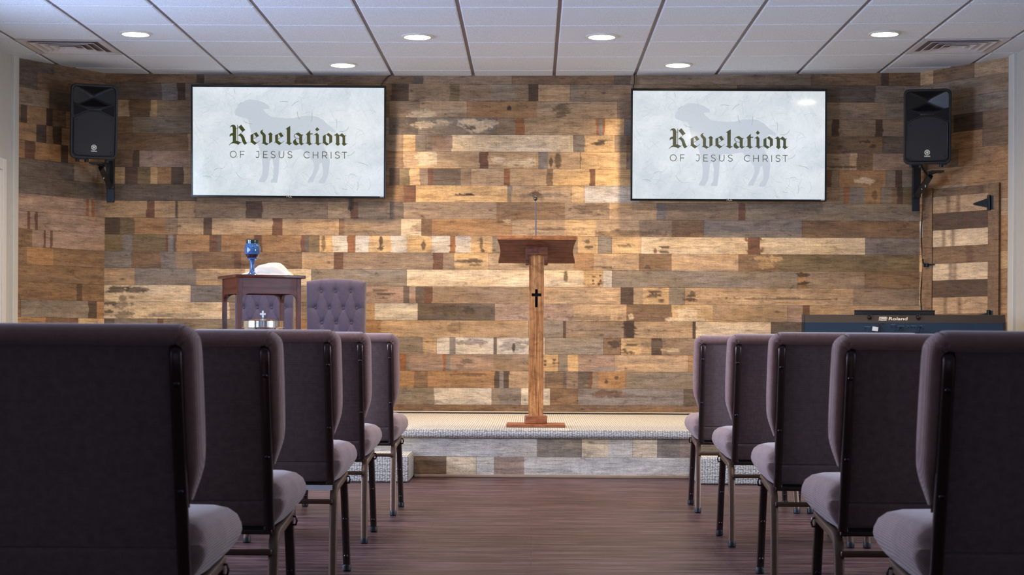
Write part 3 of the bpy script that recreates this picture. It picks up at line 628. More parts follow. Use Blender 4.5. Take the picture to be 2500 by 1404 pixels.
# ---------------------------------------------------------------- upholstered chairs
def make_chair():
    root = thing('stacking_chair', '', 'chair', (0, 0, 0), 0, 'upholstered stacking chairs in two blocks')
    yb = lambda z: .105 - .105*(z-.34)/.5
    # seat cushion
    bm = B(); rings = []; ny_ = 22
    half = [(.0, 1.0), (.45, .998), (.78, .985), (.90, .93), (.965, .82), (.992, .68), (1.0, .54), (.99, .42), (.955, .26), (.90, .10), (.86, .02), (.80, .0), (.4, .0)]
    ringp = half + [(-x, z) for (x, z) in half[::-1] if x > 1e-6]
    for j in range(ny_+1):
        v = j/ny_; y = .122 + .385*v
        e = max(0.0, 1-abs(2*v-1)**10)**.5; eb = max(0, 1-abs(2*v-1)**22)**.5
        zt = .425 + .058*e - .006*v + .004*sin(v*pi); zb = .425 - .080*eb + .018*v
        wd = .276*(.94+.06*min(1, v*2.5))*(.965+.035*e)
        rings.append([bm.verts.new((x*wd, y, zb+(zt-zb)*z)) for (x, z) in ringp])
    nr_ = len(ringp)
    for a, b in zip(rings, rings[1:]):
        for k in range(nr_): bm.faces.new([a[k], a[(k+1) % nr_], b[(k+1) % nr_], b[k]])
    bm.faces.new(rings[0]); bm.faces.new(rings[-1][::-1])
    bmesh.ops.subdivide_edges(bm, edges=[e for e in bm.edges], cuts=1, smooth=.6, use_grid_fill=True)
    seat = obj('seat', bm, M['seatrib'], root, 'all')
    bm = B(); box(bm, -.205, .205, .13, .47, .336, .352, .004); obj('seat_pan', bm, M['rubber'], root)
    # backrest: front cushion and the rolled edge that runs up, over and down
    bm = B(); path = []; rad = []
    side = [(.228, .520, .008, .012), (.233, .545, .012, .024), (.2385, .575, .017, .036), (.2415, .605, .0205, .042), (.2425, .66, .0215, .044), (.2425, .74, .0215, .044), (.242, .80, .0215, .044)]
    for (x, z, a, b) in side: path.append((x, z)); rad.append((a, b))
    for k in range(1, 6):
        t_ = k/5*pi/2; path.append((.219+.023*cos(t_), .832+.0225*sin(t_))); rad.append((.0215+.001*k/5, .046))
    for x in (.14, 0.0): path.append((x, .8545)); rad.append((.0225, .047))
    full = path + [(-x, z) for (x, z) in path[::-1][1:]]; rr = rad + rad[::-1][1:]
    def cr(P_):
        out = []
        for i in range(len(P_)-1):
            p0, p1, p2, p3 = [np.array(P_[min(max(k, 0), len(P_)-1)]) for k in (i-1, i, i+1, i+2)]
            for u in (0, .25, .5, .75): out.append(tuple(.5*((2*p1)+(-p0+p2)*u+(2*p0-5*p1+4*p2-p3)*u*u+(-p0+3*p1-3*p2+p3)*u**3)))
        out.append(tuple(P_[-1])); return out
    both = cr([(a[0], a[1], b[0], b[1]) for a, b in zip(full, rr)]); full = [(q[0], q[1]) for q in both]; rr = [(q[2], q[3]) for q in both]
    P = [Vector((x, yb(z)+(.044 if z < .82 else .044-.010*(z-.82)/.0345), z)) for (x, z) in full]; rings = []
    for i, p in enumerate(P):
        d = P[min(i+1, len(P)-1)]-P[max(i-1, 0)]; d.y = 0; d.normalize(); a = Vector((d.z, 0, -d.x)); b = Vector((0, 1, 0)); ra, rb = rr[i]
        rings.append([bm.verts.new(p + a*math.copysign(abs(cos(2*pi*k/20))**.8, cos(2*pi*k/20))*ra + b*math.copysign(abs(sin(2*pi*k/20))**.8, sin(2*pi*k/20))*rb) for k in range(20)])
    for a, b in zip(rings, rings[1:]):
        for k in range(20): bm.faces.new([a[k], a[(k+1) % 20], b[(k+1) % 20], b[k]])
    bm.faces.new(rings[0]); bm.faces.new(rings[-1])
    # front cushion
    rows = []
    for j in range(13):
        z = .50+.35*j/12; hw = .225 if z < .55 else (.235 if z < .8 else .225); fr = .070+.022*sin(pi*(j/12))**.6
        rows.append([bm.verts.new((hw*(2*i/12-1), yb(z)+.02+(fr-.0)*(1-abs(2*i/12-1)**6*.35), z)) for i in range(13)])
    for a, b in zip(rows, rows[1:]):
        for i in range(12): bm.faces.new([a[i], a[i+1], b[i+1], b[i]])
    obj('backrest', bm, M['padfab'], root, 'all')
    # rear fabric panel with its seam and lower flap
    def panel(name, z0, z1, hw, th, off, mat, ins=0.0):
        bm = B(); n_ = 10; ra = []
        for j in range(n_+1):
            z = z0+(z1-z0)*j/n_; y = yb(z)+off; ed = .004*(1 if j in (0, n_) else 0)
            ra.append([bm.verts.new(q) for q in ((-hw, y+th, z), (-hw, y+ed+.003, z), (-hw+.006, y+ed, z), (hw-.006, y+ed, z), (hw, y+ed+.003, z), (hw, y+th, z))])
        for a, b in zip(ra, ra[1:]):
            for i in range(6): bm.faces.new([a[i], a[(i+1) % 6], b[(i+1) % 6], b[i]])
        bm.faces.new(ra[0]); bm.faces.new(ra[-1]); return obj(name, bm, mat, root, True)
    panel('back_panel', .4225, .845, .222, .03, .006, M['backfab'])
    panel('back_panel_flap', .352, .4205, .222, .03, .009, M['backfab'])
    # posts, each with its screws
    for s in (-1, 1):
        zs_ = [.345, .40, .50, .60, .70, .78, .815]; pts = [(s*(.2235-.004*(z-.34)), yb(z)-.003, z) for z in zs_]
        pts += [(s*.2215, yb(.83)+.003, .824), (s*.2215, yb(.83)+.012, .832), (s*.2215, yb(.83)+.026, .835)]
        bm = B(); tube(bm, pts, 1.0, 14, ell=(.0132, .0105), fixed=None, pw=.8); po = obj('post', bm, M['post'], root, True)
        for z in (.757, .54):
            bm = B(); dome(bm, (s*.2225, yb(z)-.0145, z), .0065, (0, -1, -.2), .004); obj('screw', bm, M['screw'], po, True)
    # rear legs, bent out of the seat rail; front legs
    for s in (-1, 1):
        pts = [(s*.230, .46, .352), (s*.231, .40, .346), (s*.232, .27, .337), (s*.233, .17, .331), (s*.234, .125, .325), (s*.235, .097, .308), (s*.2365, .080, .278), (s*.239, .045, .16), (s*.243, .006, .022)]
        bm = B(); tube(bm, pts, 1.0, 12, ell=(.0138, .0130), pw=.55); lg = obj('leg', bm, M['leg'], root, True)
        bm = B(); lathe(bm, [(.0, 0), (.013, 0), (.0165, .004), (.0165, .02), (.014, .026), (0, .026)], (s*.2433, .003, 0), 16); obj('foot_cap', bm, M['rubber'], lg, True)
        pts = [(s*.231, .425, .350), (s*.2315, .432, .330), (s*.2345, .437, .26), (s*.243, .442, .022)]
        bm = B(); tube(bm, pts, 1.0, 12, ell=(.0138, .0130), pw=.55); lg = obj('leg', bm, M['post'], root, True)  # front legs take the darker tube colour for the shade on their faces
        bm = B(); lathe(bm, [(.0, 0), (.013, 0), (.0165, .004), (.0165, .02), (.014, .026), (0, .026)], (s*.2432, .442, 0), 16); obj('foot_cap', bm, M['rubber'], lg, True)
        for z in (.055, .19):
            bm = B(); dome(bm, (s*(.243-.0125*(z/.3)*.9), .4285-.004*z, z), .0075, (0, -1, 0), .005); obj('screw', bm, M['screw'], lg, True)
        bm = B(); c0 = Vector((s*.2455, .432, .335))
        tube(bm, [c0+Vector((-s*.004, -.010, -.012)), c0+Vector((s*.007, -.012, -.012)), c0+Vector((s*.010, -.012, .0)), c0+Vector((s*.007, -.012, .012)), c0+Vector((-s*.008, -.010, .012))], .0032, 8)
        obj('ganging_hook', bm, M['screw'], root, True)
    bm = B(); box(bm, -.234, .234, .060, .078, .279, .295, .004); obj('stretcher', bm, M['leg'], root)
    bm = B(); box(bm, -.228, .228, .105, .121, .330, .343, .003); obj('seat_rail', bm, M['post'], root)
    return root
chair0 = make_chair(); used = [False]
RWN = ['nearest the camera', 'in the second row from the camera', 'in the middle row', 'in the second row from the stage', 'in the row nearest the stage']
LROW = [(-.922, 3.42, 0.0), (-.913, 4.50, .01), (-.917, 5.92, -.005), (-.935, 7.22, .0), (-.907, 8.38, -.012)]
RROW = [(1.043, 3.45, 0.0), (1.051, 4.55, .0), (1.068, 5.92, -.02), (1.068, 7.18, .01), (1.065, 8.62, -.01)]
NL = [1, 1, 1, 2, 2]; NR = [1, 1, 1, 2, 2]
for side, rows, cnt, pitch in (('left', LROW, NL, -.554), ('right', RROW, NR, .554)):
    for i, (x, y, rz) in enumerate(rows):
        for k in range(cnt[i]):
            c = chair0 if not used[0] else copy_tree(chair0); used[0] = True
            c.location = (x + pitch*k, y, 0); c.rotation_euler = (0, 0, rz); c.scale = (1, 1, (.994 if side == 'left' else .988) if i == 0 else .988 if i == 1 else 1.0)
            c['label'] = ('mauve chair on the aisle, %s side, %s' if k == 0 else 'mauve chair behind its aisle neighbour, %s side, %s') % (side, RWN[i])
            if side == 'left' and i == 2 and k == 0:
                bm = B(); box(bm, .10, .235, .05, .0515, .328, .345); card = obj('card_holder', bm, M['paper'], c); card['label'] = 'white card under the seat edge'

# ---------------------------------------------------------------- lectern and microphone
p = at(1308, 1040, 11.05); LX = p.x + .0
lec = thing('lectern', 'tall oak lectern with slanted dark desk and cross cut into its post', 'lectern', (LX, 11.05, STZ))
bm = B(); box(bm, -.187, .187, 0, .26, .001, .021, .004); obj('base_plate', bm, M['oakmid'], lec, True)
bm = B(); box(bm, -.073, .073, .03, .21, .021, .072, .010, seg=3); obj('base_block', bm, M['oakmid'], lec, True)
H0, H1 = .072, 1.10; hw = .0475; bm = B()
zc0 = lambda y: EYE + (HY-y)/(F/11.14) - STZ
cz0, cz1 = zc0(750), zc0(706); ca0, ca1 = zc0(723.5), zc0(716); cw, aw = .0085, .031
fr = lambda x0, x1, z0, z1: box(bm, x0, x1, .075, .100, z0, z1)
fr(-hw, hw, H0, cz0); fr(-hw, hw, cz1, H1); fr(-hw, -cw, cz0, ca0); fr(cw, hw, cz0, ca0); fr(-hw, -aw, ca0, ca1); fr(aw, hw, ca0, ca1); fr(-hw, -cw, ca1, cz1); fr(cw, hw, ca1, cz1)
box(bm, -hw, hw, .104, .165, H0, H1); box(bm, -hw, -hw+.004, .0999, .1041, H0, H1); box(bm, hw-.004, hw, .0999, .1041, H0, H1)
post = obj('post', bm, M['oak'], lec)
bm = B(); box(bm, -aw-.008, aw+.008, .1002, .1038, cz0-.01, cz1+.01); q = obj('cross_recess', bm, M['void'], post); q['label'] = 'black inside of the cut-out cross'
bm = B(); box(bm, -.072, .072, .045, .20, 1.095, 1.152, .008); obj('neck_block', bm, M['oakdark'], lec, True)
for s in (-1, 1):
    bm = B(); box(bm, s*.060-.011, s*.060+.011, .055, .20, 1.035, 1.10, .004); obj('bracket', bm, M['oakdark'], lec, True)
# desk: slanted board with hollowed sides
bm = B(); yA, zA, yB_, zB = -.07, 1.190, .33, 1.055
nrm = Vector((0, zA-zB, yB_-yA)).normalized(); n_ = 16; rows_ = []
for j in range(n_+1):
    v = j/n_; y = yA+(yB_-yA)*v; z = zA+(zB-zA)*v; hwd = .252 - .018*sin(pi*min(1, v*1.05))**.9 - .003*v
    rows_.append([bm.verts.new(Vector((s*hwd, y, z))+nrm*t_) for (s, t_) in ((-1, 0), (1, 0), (1, .019), (-1, .019))])
for a, b in zip(rows_, rows_[1:]):
    for k in range(4): bm.faces.new([a[k], a[(k+1) % 4], b[(k+1) % 4], b[k]])
bm.faces.new(rows_[0]); bm.faces.new(rows_[-1]); obj('desk', bm, M['oakdark'], lec)
bm = B(); box(bm, -.252, .252, -.080, -.066, 1.185, 1.2115, .003); obj('desk_edge', bm, m_wood('lit_oak_edge', srgb(150, 80, 36), srgb(214, 130, 66), srgb(236, 164, 96), 'X', 1.0, 0.5, 0.1, 40), lec, True)  # light on the desk's front edge is put into this brighter oak
pm = at(1308, 577, 11.0)
mic = thing('gooseneck_microphone', 'thin gooseneck microphone standing on the lectern desk', 'microphone', (pm.x, 11.02, STZ+1.205))
bm = B(); lathe(bm, [(0, -.006), (.034, -.006), (.034, .002), (.012, .005), (0, .006)], seg=24); obj('mount', bm, M['rubber'], mic, True)
bm = B(); tube(bm, [(0, 0, 0), (0, 0, .10), (-.001, 0, .2), (-.003, .0, .235)], [.0042, .0038, .0026, .0024], 10); obj('gooseneck', bm, M['micmetal'], mic, True)
bm = B(); tube(bm, [(-.004, -.018, .232), (-.004, -.01, .240), (-.004, .01, .245), (-.004, .05, .262)], [.006, .0085, .008, .006], 12); obj('capsule', bm, M['rubber'], mic, True)
bm = B(); tube(bm, [(-.003+.0105*cos(a/16*2*pi), -.008, .240+.0105*sin(a/16*2*pi)) for a in range(17)], .0022, 8); obj('shock_ring', bm, M['rubber'], mic, True)

# ---------------------------------------------------------------- communion table and what stands on it
TA = radians(24.1); TC = Vector((-1.77, 11.375)); TT = 1.258
tb = thing('communion_table', 'small square dark mahogany table on the stage, arched apron', 'table', (TC.x, TC.y, STZ+.001), TA)
H = TT-STZ
bm = B(); box(bm, -.232, .232, -.232, .232, H-.020, H, .004); obj('table_top', bm, M['mahogx'], tb, True)
hs = .208
for sx in (-1, 1):
    for sy in (-1, 1):
        bm = B(); x0, y0 = sx*hs, sy*hs; box(bm, min(x0, x0-sx*.028), max(x0, x0-sx*.028), min(y0, y0-sy*.028), max(y0, y0-sy*.028), 0, H-.02, .002); obj('leg', bm, M['mahog'], tb)
def apron(parent, ang):
    bm = B(); a = hs-.028; pts = [(-a, 0), (a, 0), (a, -.155)]
    for k in range(1, 8): t_ = k/8*pi/2; pts.append((a-.005-.052*(sin(t_)), -.155+.053*(1-cos(t_)) if False else -.155+.053*sin(t_)))
    pts = [(-a, 0), (a, 0)] + [(a-.050*(1-cos(k/8*pi/2)), -.15+.05*sin(k/8*pi/2)) for k in range(9)] + [(-a+.050*(1-cos(k/8*pi/2)), -.15+.05*sin(k/8*pi/2)) for k in range(8, -1, -1)]
    prism(bm, pts, lambda x, z: (x, -hs+.004, H-.02+z), (0, .018, 0)); o = obj('apron', bm, M['mahogx'], parent); o.rotation_euler = (0, 0, ang); return o
for k in range(4): apron(tb, k*pi/2)
SH = .555
bm = B(); box(bm, -hs+.003, hs-.003, -hs+.003, hs-.003, SH-.018, SH, .003)
# notch is not needed: shelf sits between the legs
obj('shelf', bm, M['mahogx'], tb, True)
def tloc(x, y, z): return Vector((TC.x + x*cos(TA)-y*sin(TA), TC.y + x*sin(TA)+y*cos(TA), z))
# chalice
kc = F/11.25; pc = at(616, 640, 11.27)
ch = thing('chalice', 'blue glazed pottery goblet with dark green rim', 'goblet', (pc.x, 11.27, TT))
r_ = lambda px: px/kc
bm = B(); lathe(bm, [(0, 0), (r_(15), 0), (r_(14.5), r_(1.5)), (r_(10), r_(4)), (r_(6.5), r_(9)), (r_(5.2), r_(18)), (r_(5.6), r_(30)), (r_(7), r_(38)), (r_(12.5), r_(39.5)), (r_(13), r_(41.5)), (r_(12), r_(43))], seg=40); obj('stem', bm, M['bluegl'], ch, True)
bm = B(); lathe(bm, [(r_(12), r_(43)), (r_(15.5), r_(47)), (r_(18), r_(52))], seg=40); q = obj('bowl_foot', bm, M['browngl'], ch, True); q['label'] = 'dark brown glazed band'
bm = B(); lathe(bm, [(r_(18), r_(52)), (r_(19.4), r_(58)), (r_(19.6), r_(64)), (r_(18.8), r_(70)), (r_(17), r_(75)), (r_(15.8), r_(78))], seg=40); obj('bowl', bm, M['bluegl'], ch, True)
bm = B(); lathe(bm, [(r_(15.8), r_(78)), (r_(16.0), r_(82)), (r_(16.8), r_(86)), (r_(16.2), r_(87.5)), (r_(14.8), r_(86.5)), (r_(14.4), r_(75)), (r_(12), r_(55)), (0, r_(48))], seg=40); q = obj('rim', bm, M['greengl'], ch, True); q['label'] = 'dark green glazed rim'
# cloth over bread
hp = [(583, 675), (596, 671), (606, 668), (620, 661), (632, 651), (642, 647.5), (655, 645), (672, 643), (682, 644), (690, 649.5), (698, 657), (706, 666), (712, 672), (714, 675.5)]
kk = F/11.42
p0 = at(648, 660, 11.42)
cl = []
for (px, py) in hp: cl.append(((px-648)/kk, max(0.0, (675.6-py)/kk)))
def ch_h(x):
    for (a, b) in zip(cl, cl[1:]):
        if a[0] <= x <= b[0]: return a[1]+(b[1]-a[1])*(x-a[0])/(b[0]-a[0])
    return 0
bm = B(); nx_, ny_ = 60, 36; G = []
for j in range(ny_+1):
    v = 2*j/ny_-1; row = []
    for i in range(nx_+1):
        x = cl[0][0]+(cl[-1][0]-cl[0][0])*i/nx_; prof_ = max(0, 1-abs(v)**2.6)**.75
        wr = .0035*sin(x*70+v*4)*(1-prof_*.5) + .0025*sin(v*17+x*35)
        row.append(bm.verts.new((x, v*.10*(1+.12*sin(x*40)), .002+max(0, ch_h(x)*prof_ + wr*(1 if ch_h(x) > .01 else .3)))))
    G.append(row)
for a, b in zip(G, G[1:]):
    for i in range(nx_): bm.faces.new([a[i], a[i+1], b[i+1], b[i]])
bmesh.ops.solidify(bm, geom=bm.faces[:], thickness=.0015)
o = obj('cloth', bm, M['cloth'], None, 'all'); o.location = (p0.x, 11.43, TT+.001)
tag(o, 'white cloth draped in a mound on the small table behind the goblet', 'cloth')
# communion trays
pt = at(641, 800, 11.38)
tr_ = thing('communion_tray', 'polished silver stacked communion tray with cross on its lid, on the table shelf', 'tray', (pt.x, 11.39, STZ+SH))
kt = F/11.39; R1 = 51/kt
zt0 = (EYE+(834-787)/kt)-(STZ+SH)
bm = B(); lathe(bm, [(0, 0.001), (R1*.96, .001), (R1, .006), (R1, zt0*.42), (R1*1.08, zt0*.44), (R1*1.085, zt0*.48), (R1*1.0, zt0*.50)], seg=56); obj('lower_tray', bm, M['silver'], tr_, True)
bm = B(); lathe(bm, [(R1*.97, zt0*.50), (R1*.98, zt0*.60), (R1*1.10, zt0*.615), (R1*1.105, zt0*.635), (R1*1.0, zt0*.65), (R1, zt0*.985), (R1*.985, zt0)], seg=56); obj('upper_tray', bm, M['silver'], tr_, True)
bm = B(); lathe(bm, [(R1*.985, zt0), (R1*.7, zt0+.008), (R1*.35, zt0+.015), (.012, zt0+.018), (.008, zt0+.022), (0, zt0+.022)], seg=56); lid = obj('lid', bm, M['silver'], tr_, True)
bm = B(); zb = zt0+.020; zb -= .003; prism(bm, [(-.006, 0), (.006, 0), (.006, .022), (.0185, .022), (.0185, .034), (.006, .034), (.006, .050), (-.006, .050), (-.006, .034), (-.0185, .034), (-.0185, .022), (-.006, .022)], lambda x, z: (x, -.003, zb+z), (0, .006, 0)); obj('cross', bm, plain('brushed_silver', srgb(226, 224, 216), .5, .3), lid, True)

# ---------------------------------------------------------------- tufted chairs by the wall
def tufted(px_c, py, Y, label):
    c = at(px_c, py, Y); o = thing('tufted_chair', label, 'chair', (c.x, Y, STZ+.001), 0, 'button-tufted charcoal chairs on the stage')
    k = F/Y; hw = 72.5/k; zt = EYE+(834-690)/k-STZ; zb = .45
    btn = []
    for (xs_, yy) in (((785, 820, 857), 714), ((771, 805, 839, 872), 755), ((787, 822, 859), 791), ((771, 805, 839, 872), 830)):
        btn.append([((x_-820.5)/k, EYE+(834-yy)/k-STZ) for x_ in xs_])
    segs = []
    for r0, r1 in zip(btn, btn[1:]):
        for a in r0:
            for b in sorted(r1, key=lambda q: abs(q[0]-a[0]))[:2]:
                if abs(a[0]-b[0]) < .09: segs.append((a, b))
    for a in btn[0]: segs.append((a, (a[0], zt+.1)))
    for rr_ in (btn[1], btn[3]): segs.append((rr_[0], (-hw-.05, rr_[0][1]))); segs.append((rr_[-1], (hw+.05, rr_[-1][1])))
    def dist(x, z, a, b):
        dx, dz = b[0]-a[0], b[1]-a[1]; t_ = max(0, min(1, ((x-a[0])*dx+(z-a[1])*dz)/(dx*dx+dz*dz))); return sqrt((x-a[0]-t_*dx)**2+(z-a[1]-t_*dz)**2)
    bm = B(); NXg, NZg = 84, 100; grid = []
    for j in range(NZg+1):
        row = []
        for i in range(NXg+1):
            u = 2*i/NXg-1; top = zt + .020*(1-abs(u)**2.2)
            z = zb+(top-zb)*j/NZg; x = u*hw*(1-.03*(1-(z-zb)/(top-zb)))
            e = max(0, 1-abs(u)**8)**.5 * max(0, 1-max(0, 2*j/NZg-1)**10)**.5
            d_ = .040*e
            dm = min(dist(x, z, a, b) for (a, b) in segs); d_ -= .005*exp(-(dm/.0045)**2)*e + .009*exp(-(dm/.03)**2)*e
            db = min(sqrt((x-q[0])**2+(z-q[1])**2) for rr2 in btn for q in rr2); d_ -= .018*exp(-(db/.022)**2)*e
            row.append(bm.verts.new((x, -.0-d_, z)))
        grid.append(row)
    for a, b in zip(grid, grid[1:]):
        for i in range(NXg): bm.faces.new([a[i], a[i+1], b[i+1], b[i]])
    # sides and back
    be = [v for v in grid[0]] + [r[-1] for r in grid[1:]] + grid[-1][-2::-1] + [r[0] for r in grid[-2:0:-1]]
    bk = [bm.verts.new((v.co.x, .06, v.co.z)) for v in be]
    for i in range(len(be)): j = (i+1) % len(be); bm.faces.new([be[i], be[j], bk[j], bk[i]])
    bm.faces.new(bk)
    bkr = obj('backrest', bm, M['tuft'], o, True)
    for rr2 in btn[:3]:
        for (x, z) in rr2:
            bm = B(); dome(bm, (x, -.010, z), .0100, (0, -1, 0), .010); obj('button', bm, M['tuft'], bkr, True)
    bm = B(); box(bm, -hw, hw, -.46, .02, .36, .47, .03, seg=4); obj('seat', bm, M['tuft'], o, True)
    for sx in (-1, 1):
        for (y, sp) in ((-.42, -.0), (.03, .03)):
            bm = B(); tube(bm, [(sx*(hw-.03), y, .37), (sx*(hw-.025), y+sp, 0)], [.02, .013], 4); obj('leg', bm, M['mahog'], o)
tufted(820.5, 760, 12.45, 'charcoal button-tufted armless chair standing right of the small table')
tufted(645, 760, 12.45, 'charcoal button-tufted armless chair seen through the small table')

# ---------------------------------------------------------------- televisions
KA = 14.04
AX = lambda x, y: (555 + x/KA, 295 + y/KA)
BX = 2036
GL = []   # blackletter outlines
GL.append([(80,245),(110,190),(155,155),(210,143),(265,165),(295,215),(305,270),(305,690),(375,705),(460,748),(375,835),(290,795),(210,778),(140,790),(60,850),(52,840),(120,770),(185,725),(185,270),(175,225),(140,208),(110,220),(90,255)])
GL.append([(185,430),(130,440),(90,470),(75,510),(80,555),(92,565),(105,530),(140,515),(185,518)])
GL.append([(340,155),(362,155),(362,710),(345,705)])
GL.append([(300,280),(345,255),(375,225),(475,145),(620,322),(540,380),(470,440),(420,480),(385,518),(368,512),(400,478),(455,435),(510,390),(390,235),(365,245),(310,290)])
GL.append([(372,510),(400,490),(440,458),(475,445),(540,500),(585,570),(605,640),(640,720),(672,765),(730,718),(735,728),(600,835),(560,800),(525,745),(505,690),(490,620),(460,560),(420,525),(385,518)])
GL.append([(435,770),(510,722),(512,732),(445,782)])
for dx in (0, 845):
    GL.append([(x+dx, y) for (x, y) in [(795,495),(905,445),(898,470),(898,660),(910,690),(1000,750),(1020,750),(1110,682),(1118,690),(1020,770),(940,835),(805,740),(770,770),(762,760),(800,722)]])
    GL.append([(x+dx, y) for (x, y) in [(795,495),(1000,395),(1092,522),(1000,575),(905,632),(900,615),(995,565),(920,462),(898,455)]])
GL.append([(1250,300),(1205,345),(1215,370),(1260,425),(1300,455),(1320,500),(1318,725),(1345,755),(1410,778),(1435,780),(1435,500),(1398,465),(1480,395),(1562,465),(1540,495),(1542,722),(1410,800),(1340,842),(1215,775),(1185,795),(1178,780),(1215,745),(1215,530),(1195,490),(1140,430),(1128,390),(1145,350),(1190,315)])
for g_ in ([(120,175),(128,180),(128,720),(145,760),(190,745),(195,758),(95,835),(0,770),(-20,765),(-36,775),(-40,765),(12,735),(9,310),(0,290),(-36,285),(0,250)],
 [(300,440),(400,395),(530,475),(570,460),(578,473),(540,510),(538,720),(552,757),(578,768),(612,750),(618,762),(510,838),(435,778),(435,530),(320,460)],
 [(300,440),(265,470),(248,515),(262,555),(300,590),(435,632),(435,612),(330,585),(285,550),(272,510),(285,475),(320,460)],
 [(335,600),(270,640),(230,690),(222,740),(250,800),(335,842),(430,785),(425,772),(375,750),(340,710),(322,660),(325,625)],
 [(812,315),(815,425),(912,428),(880,462),(815,465),(820,725),(850,775),(895,765),(895,778),(785,838),(700,768),(655,775),(650,765),(700,735),(700,495),(660,462)],
 [(1053,210),(1125,290),(1050,358),(980,288)],
 [(1045,400),(1110,475),(1110,720),(1130,765),(1185,742),(1190,758),(1080,838),(1000,765),(960,783),(955,772),(1008,735),(1008,500),(980,475),(940,490),(932,478)],
 [(1245,510),(1440,400),(1365,450),(1348,480),(1350,700),(1385,735),(1465,775),(1380,838),(1245,745),(1210,775),(1200,765),(1248,730)],
 [(1365,462),(1440,400),(1570,500),(1570,718),(1380,838),(1360,820),(1465,775),(1465,540),(1380,475)],
 [(1735,405),(1810,480),(1900,408),(2005,495),(2045,465),(2052,478),(2015,515),(2015,730),(2045,768),(2090,750),(2098,765),(1975,850),(1895,778),(1920,735),(1922,560),(1900,535),(1830,500),(1812,520),(1812,740),(1840,778),(1765,850),(1675,778),(1700,740),(1700,520),(1680,490),(1640,495),(1625,485)]):
    GL.append([(x+BX, y) for (x, y) in g_])
SL = [(1640,1075),(1600,1052),(1550,1050),(1510,1075),(1505,1115),(1540,1148),(1610,1170),(1645,1205),(1635,1245),(1590,1270),(1540,1265),(1495,1235)]
SUBT = [[(448,1275),(448,1050),(590,1050)], [(448,1162),(575,1162)], [(990,1050),(1085,1050),(1085,1210),(1065,1255),(1030,1268),(1000,1258),(978,1235)],
 [(1385,1050),(1245,1050),(1245,1268),(1390,1268)], [(1245,1157),(1368,1157)], SL, [(1778,1045),(1778,1190),(1800,1245),(1860,1270),(1920,1245),(1942,1190),(1942,1045)],
 [(x+579, y) for (x, y) in SL], [(705+BX+108*cos(a), 1162+106*sin(a)) for a in [radians(-42-276*k/18) for k in range(19)]],
 [(912+BX,1050),(912+BX,1278)], [(1078+BX,1050),(1078+BX,1278)], [(912+BX,1162),(1078+BX,1162)],
 [(1235+BX,1278),(1235+BX,1052),(1320+BX,1052),(1375+BX,1075),(1390+BX,1120),(1370+BX,1165),(1320+BX,1190),(1235+BX,1190)], [(1320+BX,1190),(1390+BX,1278)],
 [(1530+BX,1050),(1530+BX,1278)], [(x+2209, y) for (x, y) in SL], [(1900+BX,1060),(2075+BX,1060)], [(1992+BX,1060),(1992+BX,1278)]]
LAMB = [(520,400),(535,370),(600,305),(640,278),(690,270),(760,280),(830,302),(880,335),(888,368),(830,370),(822,378),(850,410),(900,448),(960,455),(1070,465),(1150,460),(1220,440),(1290,435),(1370,442),(1440,475),(1500,530),(1575,590),(1555,608),(1500,590),(1455,640),(1450,760),(1500,840),(1515,900),(1500,1040),(1470,1120),(1455,1135),(1400,1135),(1400,1110),(1440,1060),(1445,1000),(1430,920),(1410,930),(1395,1000),(1360,1070),(1340,1125),(1290,1125),(1285,1105),(1330,1040),(1350,980),(1345,920),(1300,860),(1240,800),(1225,780),(1100,800),(1010,800),(990,880),(980,1030),(965,1130),(900,1130),(900,1105),(925,1080),(930,960),(915,880),(890,900),(880,1000),(870,1070),(835,1130),(775,1125),(780,1100),(810,1050),(815,960),(800,850),(770,750),(700,630),(680,560),(665,480),(640,465),(575,450),(530,435)]
KTV = F/13.06; TCX, TCY = 704.3, 345.2
